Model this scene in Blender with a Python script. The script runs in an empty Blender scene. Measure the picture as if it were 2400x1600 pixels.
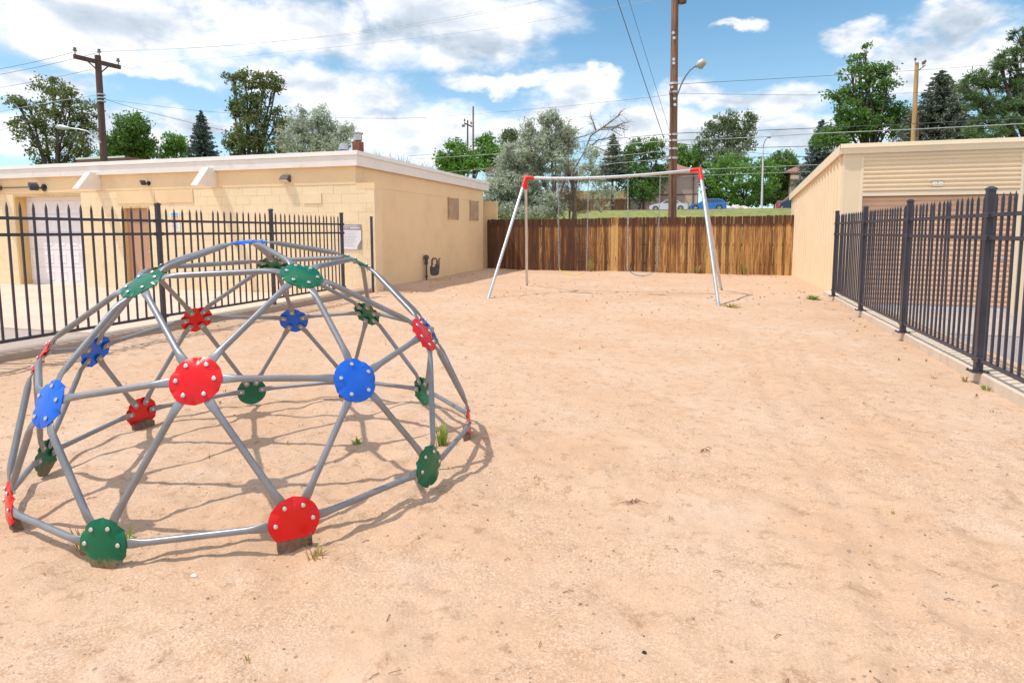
import bpy, bmesh, math, random
import numpy as np
from mathutils import Vector, Matrix

R = math.radians
random.seed(7)
rng = np.random.default_rng(11)
scene = bpy.context.scene
col = scene.collection

# ------------------------------------------------------------------ camera
FPX, CY, PITCH, ROLL, EYE = 1417.8, 680.1, 0.0972, 0.002, 1.55     # in pixels of a 2400 wide picture
YAW = math.atan(425 * math.cos(PITCH) / FPX)
cam_d = bpy.data.cameras.new('camera')
cam = bpy.data.objects.new('camera', cam_d)
col.objects.link(cam)
cam_d.sensor_width = 36
cam_d.lens = FPX / 2400 * 36
cam_d.shift_y = (CY - 800) / 2400
cam_d.clip_start = 0.05
cam_d.clip_end = 5000
cam.matrix_world = (Matrix.Translation((0, 0, EYE)) @ Matrix.Rotation(YAW, 4, 'Z')
                    @ Matrix.Rotation(math.pi / 2 - PITCH, 4, 'X') @ Matrix.Rotation(-ROLL, 4, 'Z'))
scene.camera = cam


def ray(px, py):
    x = (px - 1200) / FPX
    u = -(py - CY) / FPX
    cr, sr = math.cos(-ROLL), math.sin(-ROLL)
    x, u = x * cr - u * sr, x * sr + u * cr
    cp, sp = math.cos(PITCH), math.sin(PITCH)
    d = (x, cp + u * sp, -sp + u * cp)
    c, s = math.cos(YAW), math.sin(YAW)
    return Vector((d[0] * c - d[1] * s, d[0] * s + d[1] * c, d[2]))


def at_d(px, py, d):
    return ray(px, py) * d + Vector((0, 0, EYE))


def at_y(px, py, y):
    r = ray(px, py)
    return r * (y / r.y) + Vector((0, 0, EYE))


# ------------------------------------------------------------------ light
SUN_EL, SUN_AZ = 64.0, 61.0            # elevation; direction the shadows fall (from +Y towards +X)
sd = Vector((math.sin(R(SUN_AZ)) * math.cos(R(SUN_EL)), math.cos(R(SUN_AZ)) * math.cos(R(SUN_EL)), -math.sin(R(SUN_EL))))
sun_d = bpy.data.lights.new('sun', 'SUN')
sun_d.energy = 2.1
sun_d.angle = R(0.55)
sun_d.color = (1.0, 0.95, 0.87)
sun = bpy.data.objects.new('sun', sun_d)
col.objects.link(sun)
sun.location = (-20, -10, 40)
sun.rotation_mode = 'QUATERNION'
sun.rotation_quaternion = sd.to_track_quat('-Z', 'Y')

scene.view_settings.view_transform = 'Standard'
scene.view_settings.look = 'None'
scene.view_settings.gamma = 1
scene.view_settings.exposure = 0.64
scene.view_settings.use_curve_mapping = False

world = bpy.data.worlds.new('World')
scene.world = world
world.use_nodes = True


class NT:
    """tiny helper to wire nodes"""
    def __init__(self, tree):
        self.t = tree

    def n(self, kind, **kw):
        nd = self.t.nodes.new(kind)
        for k, v in kw.items():
            setattr(nd, k, v)
        return nd

    def put(self, sock, v):
        if isinstance(v, bpy.types.NodeSocket):
            self.t.links.new(v, sock)
        elif v is not None:
            sock.default_value = v

    def math(self, op, a, b=None, c=None, clamp=False):
        nd = self.n('ShaderNodeMath', operation=op, use_clamp=clamp)
        for i, v in enumerate((a, b, c)):
            self.put(nd.inputs[i], v)
        return nd.outputs[0]

    def vmath(self, op, a, b=None, out=0):
        nd = self.n('ShaderNodeVectorMath', operation=op)
        self.put(nd.inputs[0], a)
        if b is not None:
            self.put(nd.inputs[1], b)
        return nd.outputs[out]

    def noise(self, vec, scale, detail=4, rough=0.55, dist=0.0, out='Fac'):
        nd = self.n('ShaderNodeTexNoise')
        self.put(nd.inputs['Vector'], vec)
        nd.inputs['Scale'].default_value = scale
        nd.inputs['Detail'].default_value = detail
        nd.inputs['Roughness'].default_value = rough
        nd.inputs['Distortion'].default_value = dist
        return nd.outputs[out]

    def ramp(self, fac, stops):
        nd = self.n('ShaderNodeValToRGB')
        el = nd.color_ramp.elements
        while len(el) < len(stops):
            el.new(0.5)
        for e, (p, c) in zip(el, stops):
            e.position = p
            e.color = tuple(c) + (1,) if len(c) == 3 else c
        self.put(nd.inputs[0], fac)
        return nd.outputs[0]

    def mix(self, fac, a, b, blend='MIX'):
        nd = self.n('ShaderNodeMix', data_type='RGBA', blend_type=blend)
        self.put(nd.inputs[0], fac)
        self.put(nd.inputs[6], a if isinstance(a, bpy.types.NodeSocket) else tuple(a) + (1,))
        self.put(nd.inputs[7], b if isinstance(b, bpy.types.NodeSocket) else tuple(b) + (1,))
        return nd.outputs[2]

    def smooth(self, v, lo, hi, to0=0.0, to1=1.0):
        nd = self.n('ShaderNodeMapRange', interpolation_type='SMOOTHSTEP')
        self.put(nd.inputs[0], v)
        for i, x in zip((1, 2, 3, 4), (lo, hi, to0, to1)):
            nd.inputs[i].default_value = x
        return nd.outputs[0]


def build_sky():
    w = NT(world.node_tree)
    world.node_tree.nodes.clear()
    out = w.n('ShaderNodeOutputWorld')
    sky = w.n('ShaderNodeTexSky', sky_type='NISHITA')
    sky.sun_disc = False
    sky.sun_elevation = R(SUN_EL)
    sky.sun_rotation = R(180 + SUN_AZ)
    sky.altitude = 1600
    sky.air_density = 1.0
    sky.dust_density = 0.7
    sky.ozone_density = 1.0
    d = w.n('ShaderNodeTexCoord').outputs['Generated']
    sep = w.n('ShaderNodeSeparateXYZ')
    w.put(sep.inputs[0], d)
    az = w.math('ARCTAN2', sep.outputs[0], sep.outputs[1])
    el = w.math('ARCSINE', sep.outputs[2])
    comb = w.n('ShaderNodeCombineXYZ')
    w.put(comb.inputs[0], az)
    w.put(comb.inputs[1], el)
    ae = comb.outputs[0]
    # domain warp so that the outlines billow
    st = w.vmath('MULTIPLY', d, (1, 1, 1.9))
    wn = w.noise(st, 7.0, 6, 0.6, 0.0, 'Color')
    wv = w.vmath('MULTIPLY', w.vmath('SUBTRACT', wn, (0.5, 0.5, 0.5)), (0.16, 0.09, 0))
    aew = w.vmath('ADD', ae, wv)
    # the cumulus seen over the yard: (px, py, half width, half height) in photograph pixels
    blobs = [(250, 60, 420, 110), (700, 70, 380, 95), (1050, 40, 320, 80), (50, 195, 170, 38), (300, 165, 170, 22),
             (1130, 100, 180, 85), (230, 320, 330, 58), (450, 282, 150, 34), (1160, 195, 130, 22),
             (720, 205, 150, 52), (830, 245, 190, 66), (960, 300, 210, 65), (1240, 300, 170, 50), (1340, 225, 90, 48), (1380, 190, 50, 22),
             (1290, 265, 110, 45), (1080, 330, 250, 70), (1500, 300, 150, 65), (1640, 225, 100, 40), (1800, 232, 150, 44), (1720, 232, 80, 34), (1900, 330, 200, 60), (1650, 330, 200, 50),
             (1740, 82, 55, 14), (2000, 75, 75, 36), (2060, 100, 50, 30), (2250, 40, 110, 60), (2290, 100, 110, 55), (2180, 110, 110, 55),
             (1780, 290, 140, 40), (2130, 160, 150, 70), (2300, 150, 130, 80)]
    dens = None
    base = None
    for (px, py, rx, ry) in blobs:
        v = ray(px, py).normalized()
        a, e = math.atan2(v.x, v.y), math.asin(v.z)
        va = ray(px + rx, py).normalized()
        ve = ray(px, py - ry).normalized()
        ra = abs(math.atan2(va.x, va.y) - a)
        re = abs(math.asin(ve.z) - e)
        q = w.vmath('MULTIPLY', w.vmath('SUBTRACT', aew, (a, e, 0)), (1 / ra, 1 / re, 0))
        ln = w.vmath('LENGTH', q, out=1)
        b = w.math('SUBTRACT', 1.0, ln)
        dens = b if dens is None else w.math('SMOOTH_MAX', dens, b, 0.12)
    # the same kind of sky all around and overhead
    gen = w.noise(w.vmath('ADD', st, (3.1, 1.7, 0.4)), 2.3, 3, 0.55)
    gen = w.math('MULTIPLY_ADD', gen, 3.0, -1.18)
    f = Vector((-math.sin(YAW), math.cos(YAW), 0.18)).normalized()
    fr = w.vmath('DOT_PRODUCT', d, tuple(f), out=1)
    away = w.smooth(fr, 0.80, 0.66)
    gen = w.math('ADD', w.math('MULTIPLY', gen, away), w.math('MULTIPLY_ADD', away, 3.0, -3.0))
    dens = w.math('MAXIMUM', dens, gen)
    fine = w.noise(st, 9.0, 8, 0.58, 0.25)
    fine2 = w.noise(w.vmath('ADD', st, (-0.016, -0.008, 0.060)), 9.0, 8, 0.58, 0.25)
    dn = w.math('ADD', dens, w.math('MULTIPLY_ADD', fine, 1.35, -0.66))
    alpha = w.smooth(dn, -0.22, 0.55)
    relief = w.math('MULTIPLY_ADD', w.math('SUBTRACT', fine, fine2), 2.2, 0.62)
    big = w.noise(w.vmath('ADD', st, (0.7, 2.3, 5.1)), 3.4, 4, 0.5)
    shade = w.math('ADD', relief, w.math('MULTIPLY_ADD', big, 1.5, -0.75), clamp=True)
    deep = w.smooth(dn, 0.45, 1.1, 1.0, 0.42)
    shade = w.math('MULTIPLY', shade, deep)
    ccol = w.ramp(shade, [(0.0, (0.42, 0.50, 0.58)), (0.30, (0.62, 0.68, 0.76)), (0.55, (0.86, 0.87, 0.91)), (0.85, (0.99, 0.99, 0.99))])
    hz = w.smooth(el, 0.02, 0.36, 1.0, 0.0)
    bg1 = w.n('ShaderNodeBackground')
    tint = w.mix(1.0, sky.outputs[0], (0.86, 1.17, 1.12), 'MULTIPLY')
    w.put(bg1.inputs[0], tint)
    bg1.inputs[1].default_value = 0.106
    bgh = w.n('ShaderNodeBackground')
    bgh.inputs[0].default_value = (0.66, 0.72, 0.86, 1)
    bgh.inputs[1].default_value = 0.72
    mh = w.n('ShaderNodeMixShader')
    w.put(mh.inputs[0], w.math('MULTIPLY', hz, 0.42))
    w.put(mh.inputs[1], bg1.outputs[0])
    w.put(mh.inputs[2], bgh.outputs[0])
    bg2 = w.n('ShaderNodeBackground')
    w.put(bg2.inputs[0], ccol)
    bg2.inputs[1].default_value = 0.78
    mx = w.n('ShaderNodeMixShader')
    w.put(mx.inputs[0], w.math('MULTIPLY', alpha, 0.97))
    w.put(mx.inputs[1], mh.outputs[0])
    w.put(mx.inputs[2], bg2.outputs[0])
    w.put(out.inputs[0], mx.outputs[0])


build_sky()

# ------------------------------------------------------------------ materials
MATS = {}


def pmat(name, color, rough=0.7, metal=0.0, var=0.12, scale=3.0, bump=0.0, bscale=40.0, spec=0.5, dirt=None, stretch=None, coat=0.0):
    m = bpy.data.materials.new(name)
    m.use_nodes = True
    g = NT(m.node_tree)
    p = m.node_tree.nodes['Principled BSDF']
    pos = g.n('ShaderNodeNewGeometry').outputs['Position']
    if stretch:
        pos = g.vmath('MULTIPLY', pos, stretch)
    a = g.noise(pos, scale, 6, 0.6)
    lo = tuple(max(0, c * (1 - var)) for c in color)
    hi = tuple(min(1, c * (1 + var)) for c in color)
    c = g.ramp(a, [(0.3, lo), (0.7, hi)])
    if dirt:
        dcol, amount, ds = dirt
        f = g.smooth(g.noise(pos, ds, 7, 0.65), 0.62 - amount, 0.80 - amount * 0.5)
        c = g.mix(g.math('MULTIPLY', f, 0.75), c, dcol)
    g.put(p.inputs['Base Color'], c)
    p.inputs['Roughness'].default_value = rough
    p.inputs['Metallic'].default_value = metal
    p.inputs['Specular IOR Level'].default_value = spec
    p.inputs['Coat Weight'].default_value = coat
    if bump:
        b = g.n('ShaderNodeBump')
        b.inputs['Strength'].default_value = bump
        b.inputs['Distance'].default_value = 0.01
        g.put(b.inputs['Height'], g.noise(pos, bscale, 5, 0.6))
        g.put(p.inputs['Normal'], b.outputs[0])
    MATS[name] = m
    return m


def sand_material():
    m = bpy.data.materials.new('sand')
    m.use_nodes = True
    g = NT(m.node_tree)
    p = m.node_tree.nodes['Principled BSDF']
    pos = g.n('ShaderNodeNewGeometry').outputs['Position']
    big = g.noise(pos, 0.55, 5, 0.6)
    c = g.ramp(big, [(0.30, (0.60, 0.37, 0.228)), (0.5, (0.65, 0.428, 0.285)), (0.72, (0.69, 0.49, 0.36))])
    mid = g.noise(pos, 4.0, 6, 0.65)
    c = g.mix(g.smooth(mid, 0.50, 0.75), c, (0.54, 0.335, 0.205))
    bl = g.noise(g.vmath('ADD', pos, (4, 9, 0)), 9.0, 7, 0.72)
    c = g.mix(g.math('MULTIPLY', g.smooth(bl, 0.53, 0.66), 0.65), c, (0.38, 0.22, 0.125))
    # pale gritty patches
    c = g.mix(g.math('MULTIPLY', g.smooth(g.noise(g.vmath('ADD', pos, (7, 3, 0)), 1.6, 6, 0.7), 0.53, 0.72), 0.5), c, (0.71, 0.535, 0.425))
    # grains
    gritty = g.smooth(g.noise(g.vmath('ADD', pos, (31, 17, 0)), 1.3, 4, 0.6), 0.38, 0.62, 0.35, 1.0)
    gr = g.noise(pos, 110.0, 4, 0.8)
    c = g.mix(g.math('MULTIPLY', g.smooth(gr, 0.50, 0.60, 0, 0.62), gritty), c, (0.35, 0.21, 0.13))
    gr2 = g.noise(g.vmath('ADD', pos, (1, 2, 3)), 80.0, 4, 0.8)
    c = g.mix(g.math('MULTIPLY', g.smooth(gr2, 0.50, 0.62, 0, 0.65), gritty), c, (0.84, 0.645, 0.51))
    gr3 = g.noise(g.vmath('ADD', pos, (5, 8, 1)), 40.0, 5, 0.8)
    c = g.mix(g.math('MULTIPLY', g.smooth(gr3, 0.57, 0.66, 0, 0.55), gritty), c, (0.33, 0.195, 0.12))
    vo = g.n('ShaderNodeTexVoronoi')
    g.put(vo.inputs['Vector'], pos)
    vo.inputs['Scale'].default_value = 26.0
    cell = g.n('ShaderNodeSeparateColor')
    g.put(cell.inputs[0], vo.outputs['Color'])
    size = g.math('MULTIPLY', g.smooth(cell.outputs[0], 0.72, 1.0), 0.22)
    spot = g.math('LESS_THAN', vo.outputs['Distance'], size)
    c = g.mix(g.math('MULTIPLY', spot, 0.6), c, (0.22, 0.13, 0.09))
    g.put(p.inputs['Base Color'], c)
    p.inputs['Roughness'].default_value = 0.95
    p.inputs['Specular IOR Level'].default_value = 0.15
    b = g.n('ShaderNodeBump')
    b.inputs['Strength'].default_value = 0.7
    b.inputs['Distance'].default_value = 0.012
    h = g.math('ADD', g.math('MULTIPLY', g.noise(pos, 22, 6, 0.7), 1.0), g.math('MULTIPLY', g.noise(pos, 90, 4, 0.7), 0.45))
    g.put(b.inputs['Height'], h)
    g.put(p.inputs['Normal'], b.outputs[0])
    MATS['sand'] = m


def picket_wood(name, worn):
    m = bpy.data.materials.new(name)
    m.use_nodes = True
    g = NT(m.node_tree)
    p = m.node_tree.nodes['Principled BSDF']
    pos = g.n('ShaderNodeNewGeometry').outputs['Position']
    rnd = g.n('ShaderNodeObjectInfo').outputs['Random']
    off = g.n('ShaderNodeCombineXYZ')
    g.put(off.inputs[0], g.math('MULTIPLY', rnd, 37.0))
    g.put(off.inputs[2], g.math('MULTIPLY', rnd, 91.0))
    q = g.vmath('ADD', g.vmath('MULTIPLY', pos, (1.6, 1, 0.045)), off.outputs[0])
    wear = g.noise(q, 26.0, 6, 0.7)
    broad = g.noise(g.vmath('MULTIPLY', pos, (1, 1, 0.6)), 0.55, 3, 0.5)
    sep = g.n('ShaderNodeSeparateXYZ')
    g.put(sep.inputs[0], pos)
    right = g.smooth(sep.outputs[0], -5.5, 1.0, -0.085, 0.085)
    wr = g.math('ADD', g.math('ADD', wear, g.math('MULTIPLY_ADD', broad, 0.30, -0.15)), right)
    wr = g.math('ADD', wr, g.math('MULTIPLY_ADD', rnd, 0.22, -0.11 + worn))
    # under the top, where the sun and rain go first, the stain stays dark
    top = g.smooth(sep.outputs[2], 1.62, 1.86, 0.0, 0.22)
    wr = g.math('SUBTRACT', wr, top)
    c = g.ramp(wr, [(0.36, (0.105, 0.050, 0.032)), (0.52, (0.20, 0.092, 0.046)), (0.60, (0.42, 0.20, 0.075)), (0.72, (0.70, 0.43, 0.16))])
    grain = g.noise(g.vmath('MULTIPLY', pos, (1, 1, 0.05)), 160, 3, 0.6)
    c = g.mix(g.smooth(grain, 0.4, 0.7, 0, 0.45), c, g.mix(1.0, c, (0.45, 0.42, 0.40), 'MULTIPLY'))
    kn = g.noise(g.vmath('MULTIPLY', q, (1, 1, 5)), 9.0, 2, 0.4)
    c = g.mix(g.smooth(kn, 0.70, 0.76, 0, 0.8), c, (0.05, 0.022, 0.012))
    g.put(p.inputs['Base Color'], c)
    p.inputs['Roughness'].default_value = 0.85
    p.inputs['Specular IOR Level'].default_value = 0.2
    b = g.n('ShaderNodeBump')
    b.inputs['Strength'].default_value = 0.5
    b.inputs['Distance'].default_value = 0.006
    g.put(b.inputs['Height'], grain)
    g.put(p.inputs['Normal'], b.outputs[0])
    MATS[name] = m


def leaf_mat(name, dark, light, trans=0.25, rough=0.55):
    m = bpy.data.materials.new(name)
    m.use_nodes = True
    t = m.node_tree
    g = NT(t)
    t.nodes.clear()
    out = g.n('ShaderNodeOutputMaterial')
    geo = g.n('ShaderNodeNewGeometry')
    n = g.noise(geo.outputs['Position'], 0.9, 3, 0.5)
    v = g.math('ADD', g.math('MULTIPLY', geo.outputs['Random Per Island'], 0.55), g.math('MULTIPLY', n, 0.5))
    c = g.ramp(v, [(0.15, dark), (0.85, light)])
    p = g.n('ShaderNodeBsdfPrincipled')
    g.put(p.inputs['Base Color'], c)
    p.inputs['Roughness'].default_value = rough
    p.inputs['Specular IOR Level'].default_value = 0.35
    tr = g.n('ShaderNodeBsdfTranslucent')
    g.put(tr.inputs[0], g.mix(0.5, c, tuple(min(1, x * 1.6) for x in light)))
    mx = g.n('ShaderNodeMixShader')
    mx.inputs[0].default_value = trans
    g.put(mx.inputs[1], p.outputs[0])
    g.put(mx.inputs[2], tr.outputs[0])
    g.put(out.inputs[0], mx.outputs[0])
    MATS[name] = m


sand_material()
picket_wood('picket_wood', 0.0)
picket_wood('picket_wood_pale', 0.30)
pmat('rail_wood', (0.16, 0.08, 0.045), 0.85, var=0.3, scale=8, stretch=(0.2, 1, 1), bump=0.3)
pmat('far_fence_brown', (0.24, 0.12, 0.06), 0.85, var=0.5, scale=6, stretch=(1, 1, 0.1))
pmat('far_fence_yellow', (0.55, 0.36, 0.13), 0.85, var=0.3, scale=4, stretch=(1, 1, 0.1))
pmat('cream_block', (0.89, 0.71, 0.475), 0.85, var=0.05, scale=1.3, bump=0.25, bscale=70, spec=0.25, dirt=((0.60, 0.42, 0.26), 0.04, 1.1))
pmat('cream_joint', (0.84, 0.65, 0.42), 0.9, var=0.06, scale=2, bump=0.2, bscale=80, spec=0.2)
pmat('cream_stucco', (0.88, 0.645, 0.395), 0.88, var=0.06, scale=0.8, bump=0.22, bscale=55, spec=0.25, dirt=((0.68, 0.47, 0.29), 0.09, 0.6))
pmat('yellow_jamb', (0.72, 0.50, 0.22), 0.8, var=0.12, scale=3, stretch=(1, 1, 0.2))
pmat('fascia_paint', (0.86, 0.795, 0.755), 0.6, var=0.05, scale=1.5, dirt=((0.62, 0.50, 0.43), 0.03, 2.0))
pmat('fascia_metal', (0.88, 0.84, 0.80), 0.45, var=0.05, scale=2)
pmat('soffit_bounce_tint', (0.78, 0.52, 0.22), 0.8, var=0.05)  # orange of the light bounced up from below is put into the soffit colour
pmat('beam_paint', (0.86, 0.79, 0.72), 0.6, var=0.06, scale=4, dirt=((0.55, 0.35, 0.25), 0.0, 9))
pmat('roof_felt', (0.10, 0.075, 0.08), 0.95, var=0.3, scale=5, bump=0.4)
pmat('garage_white', (0.86, 0.83, 0.87), 0.5, var=0.04, scale=1.2)
pmat('door_brown', (0.52, 0.30, 0.19), 0.6, var=0.06, scale=2)
pmat('shutter_tan', (0.47, 0.31, 0.20), 0.6, var=0.18, scale=4)
pmat('metal_dark', (0.045, 0.041, 0.058), 0.42, metal=0.0, var=0.25, scale=5, spec=0.5)
pmat('lamp_black', (0.03, 0.03, 0.032), 0.4, var=0.2)
pmat('lamp_bronze', (0.10, 0.065, 0.055), 0.5, var=0.2)
pmat('lamp_glass', (0.62, 0.58, 0.50), 0.12, var=0.1)
pmat('meter_grey', (0.085, 0.085, 0.095), 0.5, var=0.25, scale=9)
pmat('meter_dial', (0.75, 0.74, 0.70), 0.3)
pmat('chimney_steel', (0.58, 0.57, 0.58), 0.35, metal=0.7, var=0.15, scale=6)
pmat('brick_red', (0.30, 0.115, 0.065), 0.85, var=0.25, scale=9, bump=0.4)
pmat('brick_brown', (0.26, 0.15, 0.13), 0.85, var=0.25, scale=7)
pmat('orange_roof', (0.55, 0.20, 0.08), 0.85, var=0.2, scale=5)
pmat('kerb_light', (0.66, 0.535, 0.42), 0.9, var=0.10, scale=3, bump=0.35, bscale=60, dirt=((0.38, 0.29, 0.22), 0.05, 4))
pmat('kerb_grey', (0.38, 0.285, 0.225), 0.9, var=0.15, scale=3, bump=0.4, bscale=50, dirt=((0.24, 0.18, 0.145), 0.10, 3))
pmat('pavement_left', (0.70, 0.53, 0.42), 0.92, var=0.10, scale=0.9, bump=0.3, bscale=60, dirt=((0.45, 0.33, 0.26), 0.05, 1.5))
pmat('asphalt_left', (0.46, 0.37, 0.32), 0.95, var=0.3, scale=60, bump=0.5, bscale=90)
pmat('apron_right', (0.46, 0.39, 0.36), 0.92, var=0.12, scale=1.2, bump=0.3, bscale=60, dirt=((0.26, 0.22, 0.2), 0.08, 1.3))
pmat('asphalt_right', (0.34, 0.31, 0.31), 0.95, var=0.35, scale=55, bump=0.5, bscale=90)
pmat('storage_tan', (0.86, 0.685, 0.48), 0.5, var=0.04, scale=1.0, spec=0.4)
pmat('storage_trim', (0.88, 0.73, 0.535), 0.5, var=0.04, scale=1.0, spec=0.4)
pmat('roller_brown', (0.72, 0.46, 0.31), 0.5, var=0.07, scale=1.6, spec=0.4)
pmat('roller_foot', (0.66, 0.68, 0.72), 0.4, metal=0.3, var=0.15)
pmat('plaque_white', (0.82, 0.83, 0.80), 0.4, var=0.04)
pmat('plaque_rim', (0.42, 0.43, 0.42), 0.4)
pmat('ink', (0.02, 0.02, 0.025), 0.5)
pmat('notice_header', (0.36, 0.32, 0.33), 0.5)
pmat('notice_sheet', (0.80, 0.78, 0.84), 0.35, var=0.03)
pmat('notice_text', (0.58, 0.57, 0.64), 0.5)
pmat('sign_blue', (0.20, 0.48, 0.66), 0.5)
pmat('sign_red', (0.62, 0.22, 0.16), 0.5)
# playground
pmat('tube_galvanised', (0.27, 0.275, 0.30), 0.40, metal=0.45, var=0.14, scale=7, spec=0.5, dirt=((0.30, 0.25, 0.21), 0.0, 11))
pmat('swing_tube', (0.60, 0.62, 0.65), 0.30, metal=0.75, var=0.10, scale=5)
pmat('plate_red', (0.74, 0.002, 0.004), 0.24, var=0.08, scale=6, spec=0.5, dirt=((0.42, 0.27, 0.17), -0.015, 16), bump=0.06, bscale=30)
pmat('plate_blue', (0.001, 0.125, 0.70), 0.24, var=0.08, scale=6, spec=0.5, dirt=((0.42, 0.27, 0.17), -0.015, 16), bump=0.06, bscale=30)
pmat('plate_green', (0.001, 0.140, 0.065), 0.24, var=0.10, scale=6, spec=0.5, dirt=((0.42, 0.27, 0.17), -0.015, 16), bump=0.06, bscale=30)
m_ = pmat('plate_green_muddy', (0.001, 0.140, 0.065), 0.35, var=0.10, scale=6, spec=0.32)
g_ = NT(m_.node_tree)
p_ = m_.node_tree.nodes['Principled BSDF']
ps_ = g_.n('ShaderNodeNewGeometry').outputs['Position']
sp_ = g_.n('ShaderNodeSeparateXYZ')
g_.put(sp_.inputs[0], ps_)
mud = g_.math('SUBTRACT', g_.math('MULTIPLY_ADD', g_.noise(ps_, 38.0, 6, 0.7), 0.16, -0.055), sp_.outputs[2])
g_.put(p_.inputs['Base Color'], g_.mix(g_.smooth(mud, 0.0, 0.03, 0, 0.85), p_.inputs['Base Color'].links[0].from_socket, (0.30, 0.20, 0.12)))
g_.put(p_.inputs['Roughness'], g_.smooth(mud, 0.0, 0.03, 0.33, 0.95))
pmat('bolt_zinc', (0.70, 0.70, 0.70), 0.28, metal=0.85, var=0.08)
pmat('foot_rust', (0.19, 0.125, 0.085), 0.9, var=0.5, scale=30, bump=0.8, bscale=60, dirt=((0.33, 0.22, 0.15), 0.12, 22))
pmat('fitting_red', (0.72, 0.018, 0.012), 0.4, var=0.08)
pmat('chain_steel', (0.42, 0.42, 0.44), 0.4, metal=0.8, var=0.2, scale=20)
pmat('seat_yellow', (0.72, 0.55, 0.045), 0.5, var=0.08)
pmat('seat_blue', (0.10, 0.24, 0.42), 0.5, var=0.1)
pmat('hole_dark', (0.02, 0.02, 0.025), 0.8)
# background
pmat('pole_wood', (0.25, 0.135, 0.085), 0.9, var=0.6, scale=30, stretch=(1, 1, 0.035), bump=1.0, bscale=45, dirt=((0.085, 0.046, 0.033), 0.10, 22))
pmat('pole_dark', (0.13, 0.075, 0.062), 0.9, var=0.3, scale=9, stretch=(1, 1, 0.06))
pmat('pole_grey', (0.30, 0.22, 0.185), 0.9, var=0.25, scale=9, stretch=(1, 1, 0.06))
pmat('pole_yellow', (0.50, 0.31, 0.14), 0.9, var=0.25, scale=8, stretch=(1, 1, 0.06))
pmat('wire_pale', (0.50, 0.50, 0.50), 0.5, var=0.05)
pmat('wire_dark', (0.10, 0.10, 0.115), 0.6, var=0.05)
pmat('porcelain', (0.20, 0.17, 0.17), 0.3)
pmat('lamp_steel', (0.55, 0.56, 0.57), 0.4, metal=0.5, var=0.1)
pmat('lamp_arm', (0.16, 0.19, 0.20), 0.5, var=0.1)
pmat('lamp_lens', (0.42, 0.40, 0.30), 0.2, var=0.2, scale=14)
pmat('post_white', (0.66, 0.66, 0.70), 0.45, var=0.08)
pmat('lawn', (0.235, 0.25, 0.065), 0.95, var=0.45, scale=1.6, bump=0.6, bscale=14, dirt=((0.40, 0.32, 0.16), 0.10, 0.7))
pmat('street_asphalt', (0.28, 0.245, 0.225), 0.95, var=0.2, scale=2)
pmat('house_pink', (0.52, 0.385, 0.335), 0.85, var=0.05, scale=0.6)
pmat('house_cream', (0.66, 0.49, 0.36), 0.85, var=0.05)
pmat('house_trim', (0.18, 0.10, 0.085), 0.7)
pmat('roof_redbrown', (0.36, 0.17, 0.14), 0.9, var=0.15, scale=3)
pmat('roof_mauve', (0.33, 0.245, 0.24), 0.9, var=0.15, scale=3)
pmat('house_tan', (0.60, 0.44, 0.30), 0.85, var=0.06)
pmat('pane_dark', (0.05, 0.055, 0.06), 0.12, var=0.2)
pmat('rock_white', (0.66, 0.62, 0.60), 0.9, var=0.2, scale=3, bump=0.6, bscale=6)
pmat('car_silver', (0.62, 0.61, 0.61), 0.25, metal=0.3, var=0.03, coat=0.6)
pmat('car_blue', (0.006, 0.17, 0.50), 0.22, metal=0.2, var=0.03, coat=0.8)
pmat('car_navy', (0.05, 0.08, 0.16), 0.22, metal=0.2, var=0.03, coat=0.8)
pmat('car_red', (0.50, 0.05, 0.05), 0.25, var=0.03, coat=0.8)
pmat('car_glass', (0.045, 0.075, 0.085), 0.06, var=0.1)
pmat('tyre', (0.02, 0.02, 0.021), 0.85)
pmat('rim', (0.62, 0.62, 0.62), 0.3, metal=0.6)
pmat('lamp_red', (0.45, 0.01, 0.012), 0.25)
pmat('lamp_clear', (0.75, 0.75, 0.72), 0.15)
pmat('bark', (0.085, 0.062, 0.05), 0.95, var=0.3, scale=6, bump=0.5, bscale=20)
pmat('bark_pale', (0.23, 0.175, 0.145), 0.95, var=0.3, scale=6)
pmat('weed_straw', (0.42, 0.30, 0.11), 0.8, var=0.3, scale=9)
pmat('pebble', (0.34, 0.24, 0.18), 0.9, var=0.7, scale=25)
pmat('twig', (0.26, 0.125, 0.075), 0.9, var=0.3, scale=15)
pmat('white_stone', (0.78, 0.73, 0.68), 0.8, var=0.1, scale=10)
leaf_mat('leaf_mid', (0.039, 0.105, 0.020), (0.189, 0.329, 0.070))
leaf_mat('leaf_bright', (0.049, 0.133, 0.020), (0.238, 0.434, 0.077), 0.3)
leaf_mat('leaf_olive', (0.056, 0.087, 0.028), (0.231, 0.273, 0.091))
leaf_mat('leaf_silver', (0.13, 0.17, 0.10), (0.68, 0.74, 0.58), 0.3)
leaf_mat('leaf_greygreen', (0.070, 0.119, 0.049), (0.259, 0.329, 0.168))
leaf_mat('leaf_dry', (0.210, 0.140, 0.098), (0.462, 0.336, 0.238), 0.15)
leaf_mat('needle_blue', (0.056, 0.087, 0.077), (0.210, 0.259, 0.231), 0.05)
leaf_mat('needle_brown', (0.075, 0.095, 0.070), (0.235, 0.265, 0.205), 0.05)
leaf_mat('needle_pine', (0.050, 0.110, 0.042), (0.225, 0.320, 0.140), 0.1)
leaf_mat('grass_green', (0.110, 0.187, 0.022), (0.330, 0.418, 0.077), 0.3)
leaf_mat('grass_dry', (0.220, 0.187, 0.055), (0.506, 0.396, 0.165), 0.3)


# ------------------------------------------------------------------ mesh helpers
def tag(o, label=None, cat=None, group=None, kind=None):
    for k, v in (('label', label), ('category', cat), ('group', group), ('kind', kind)):
        if v:
            o[k] = v
    return o


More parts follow.
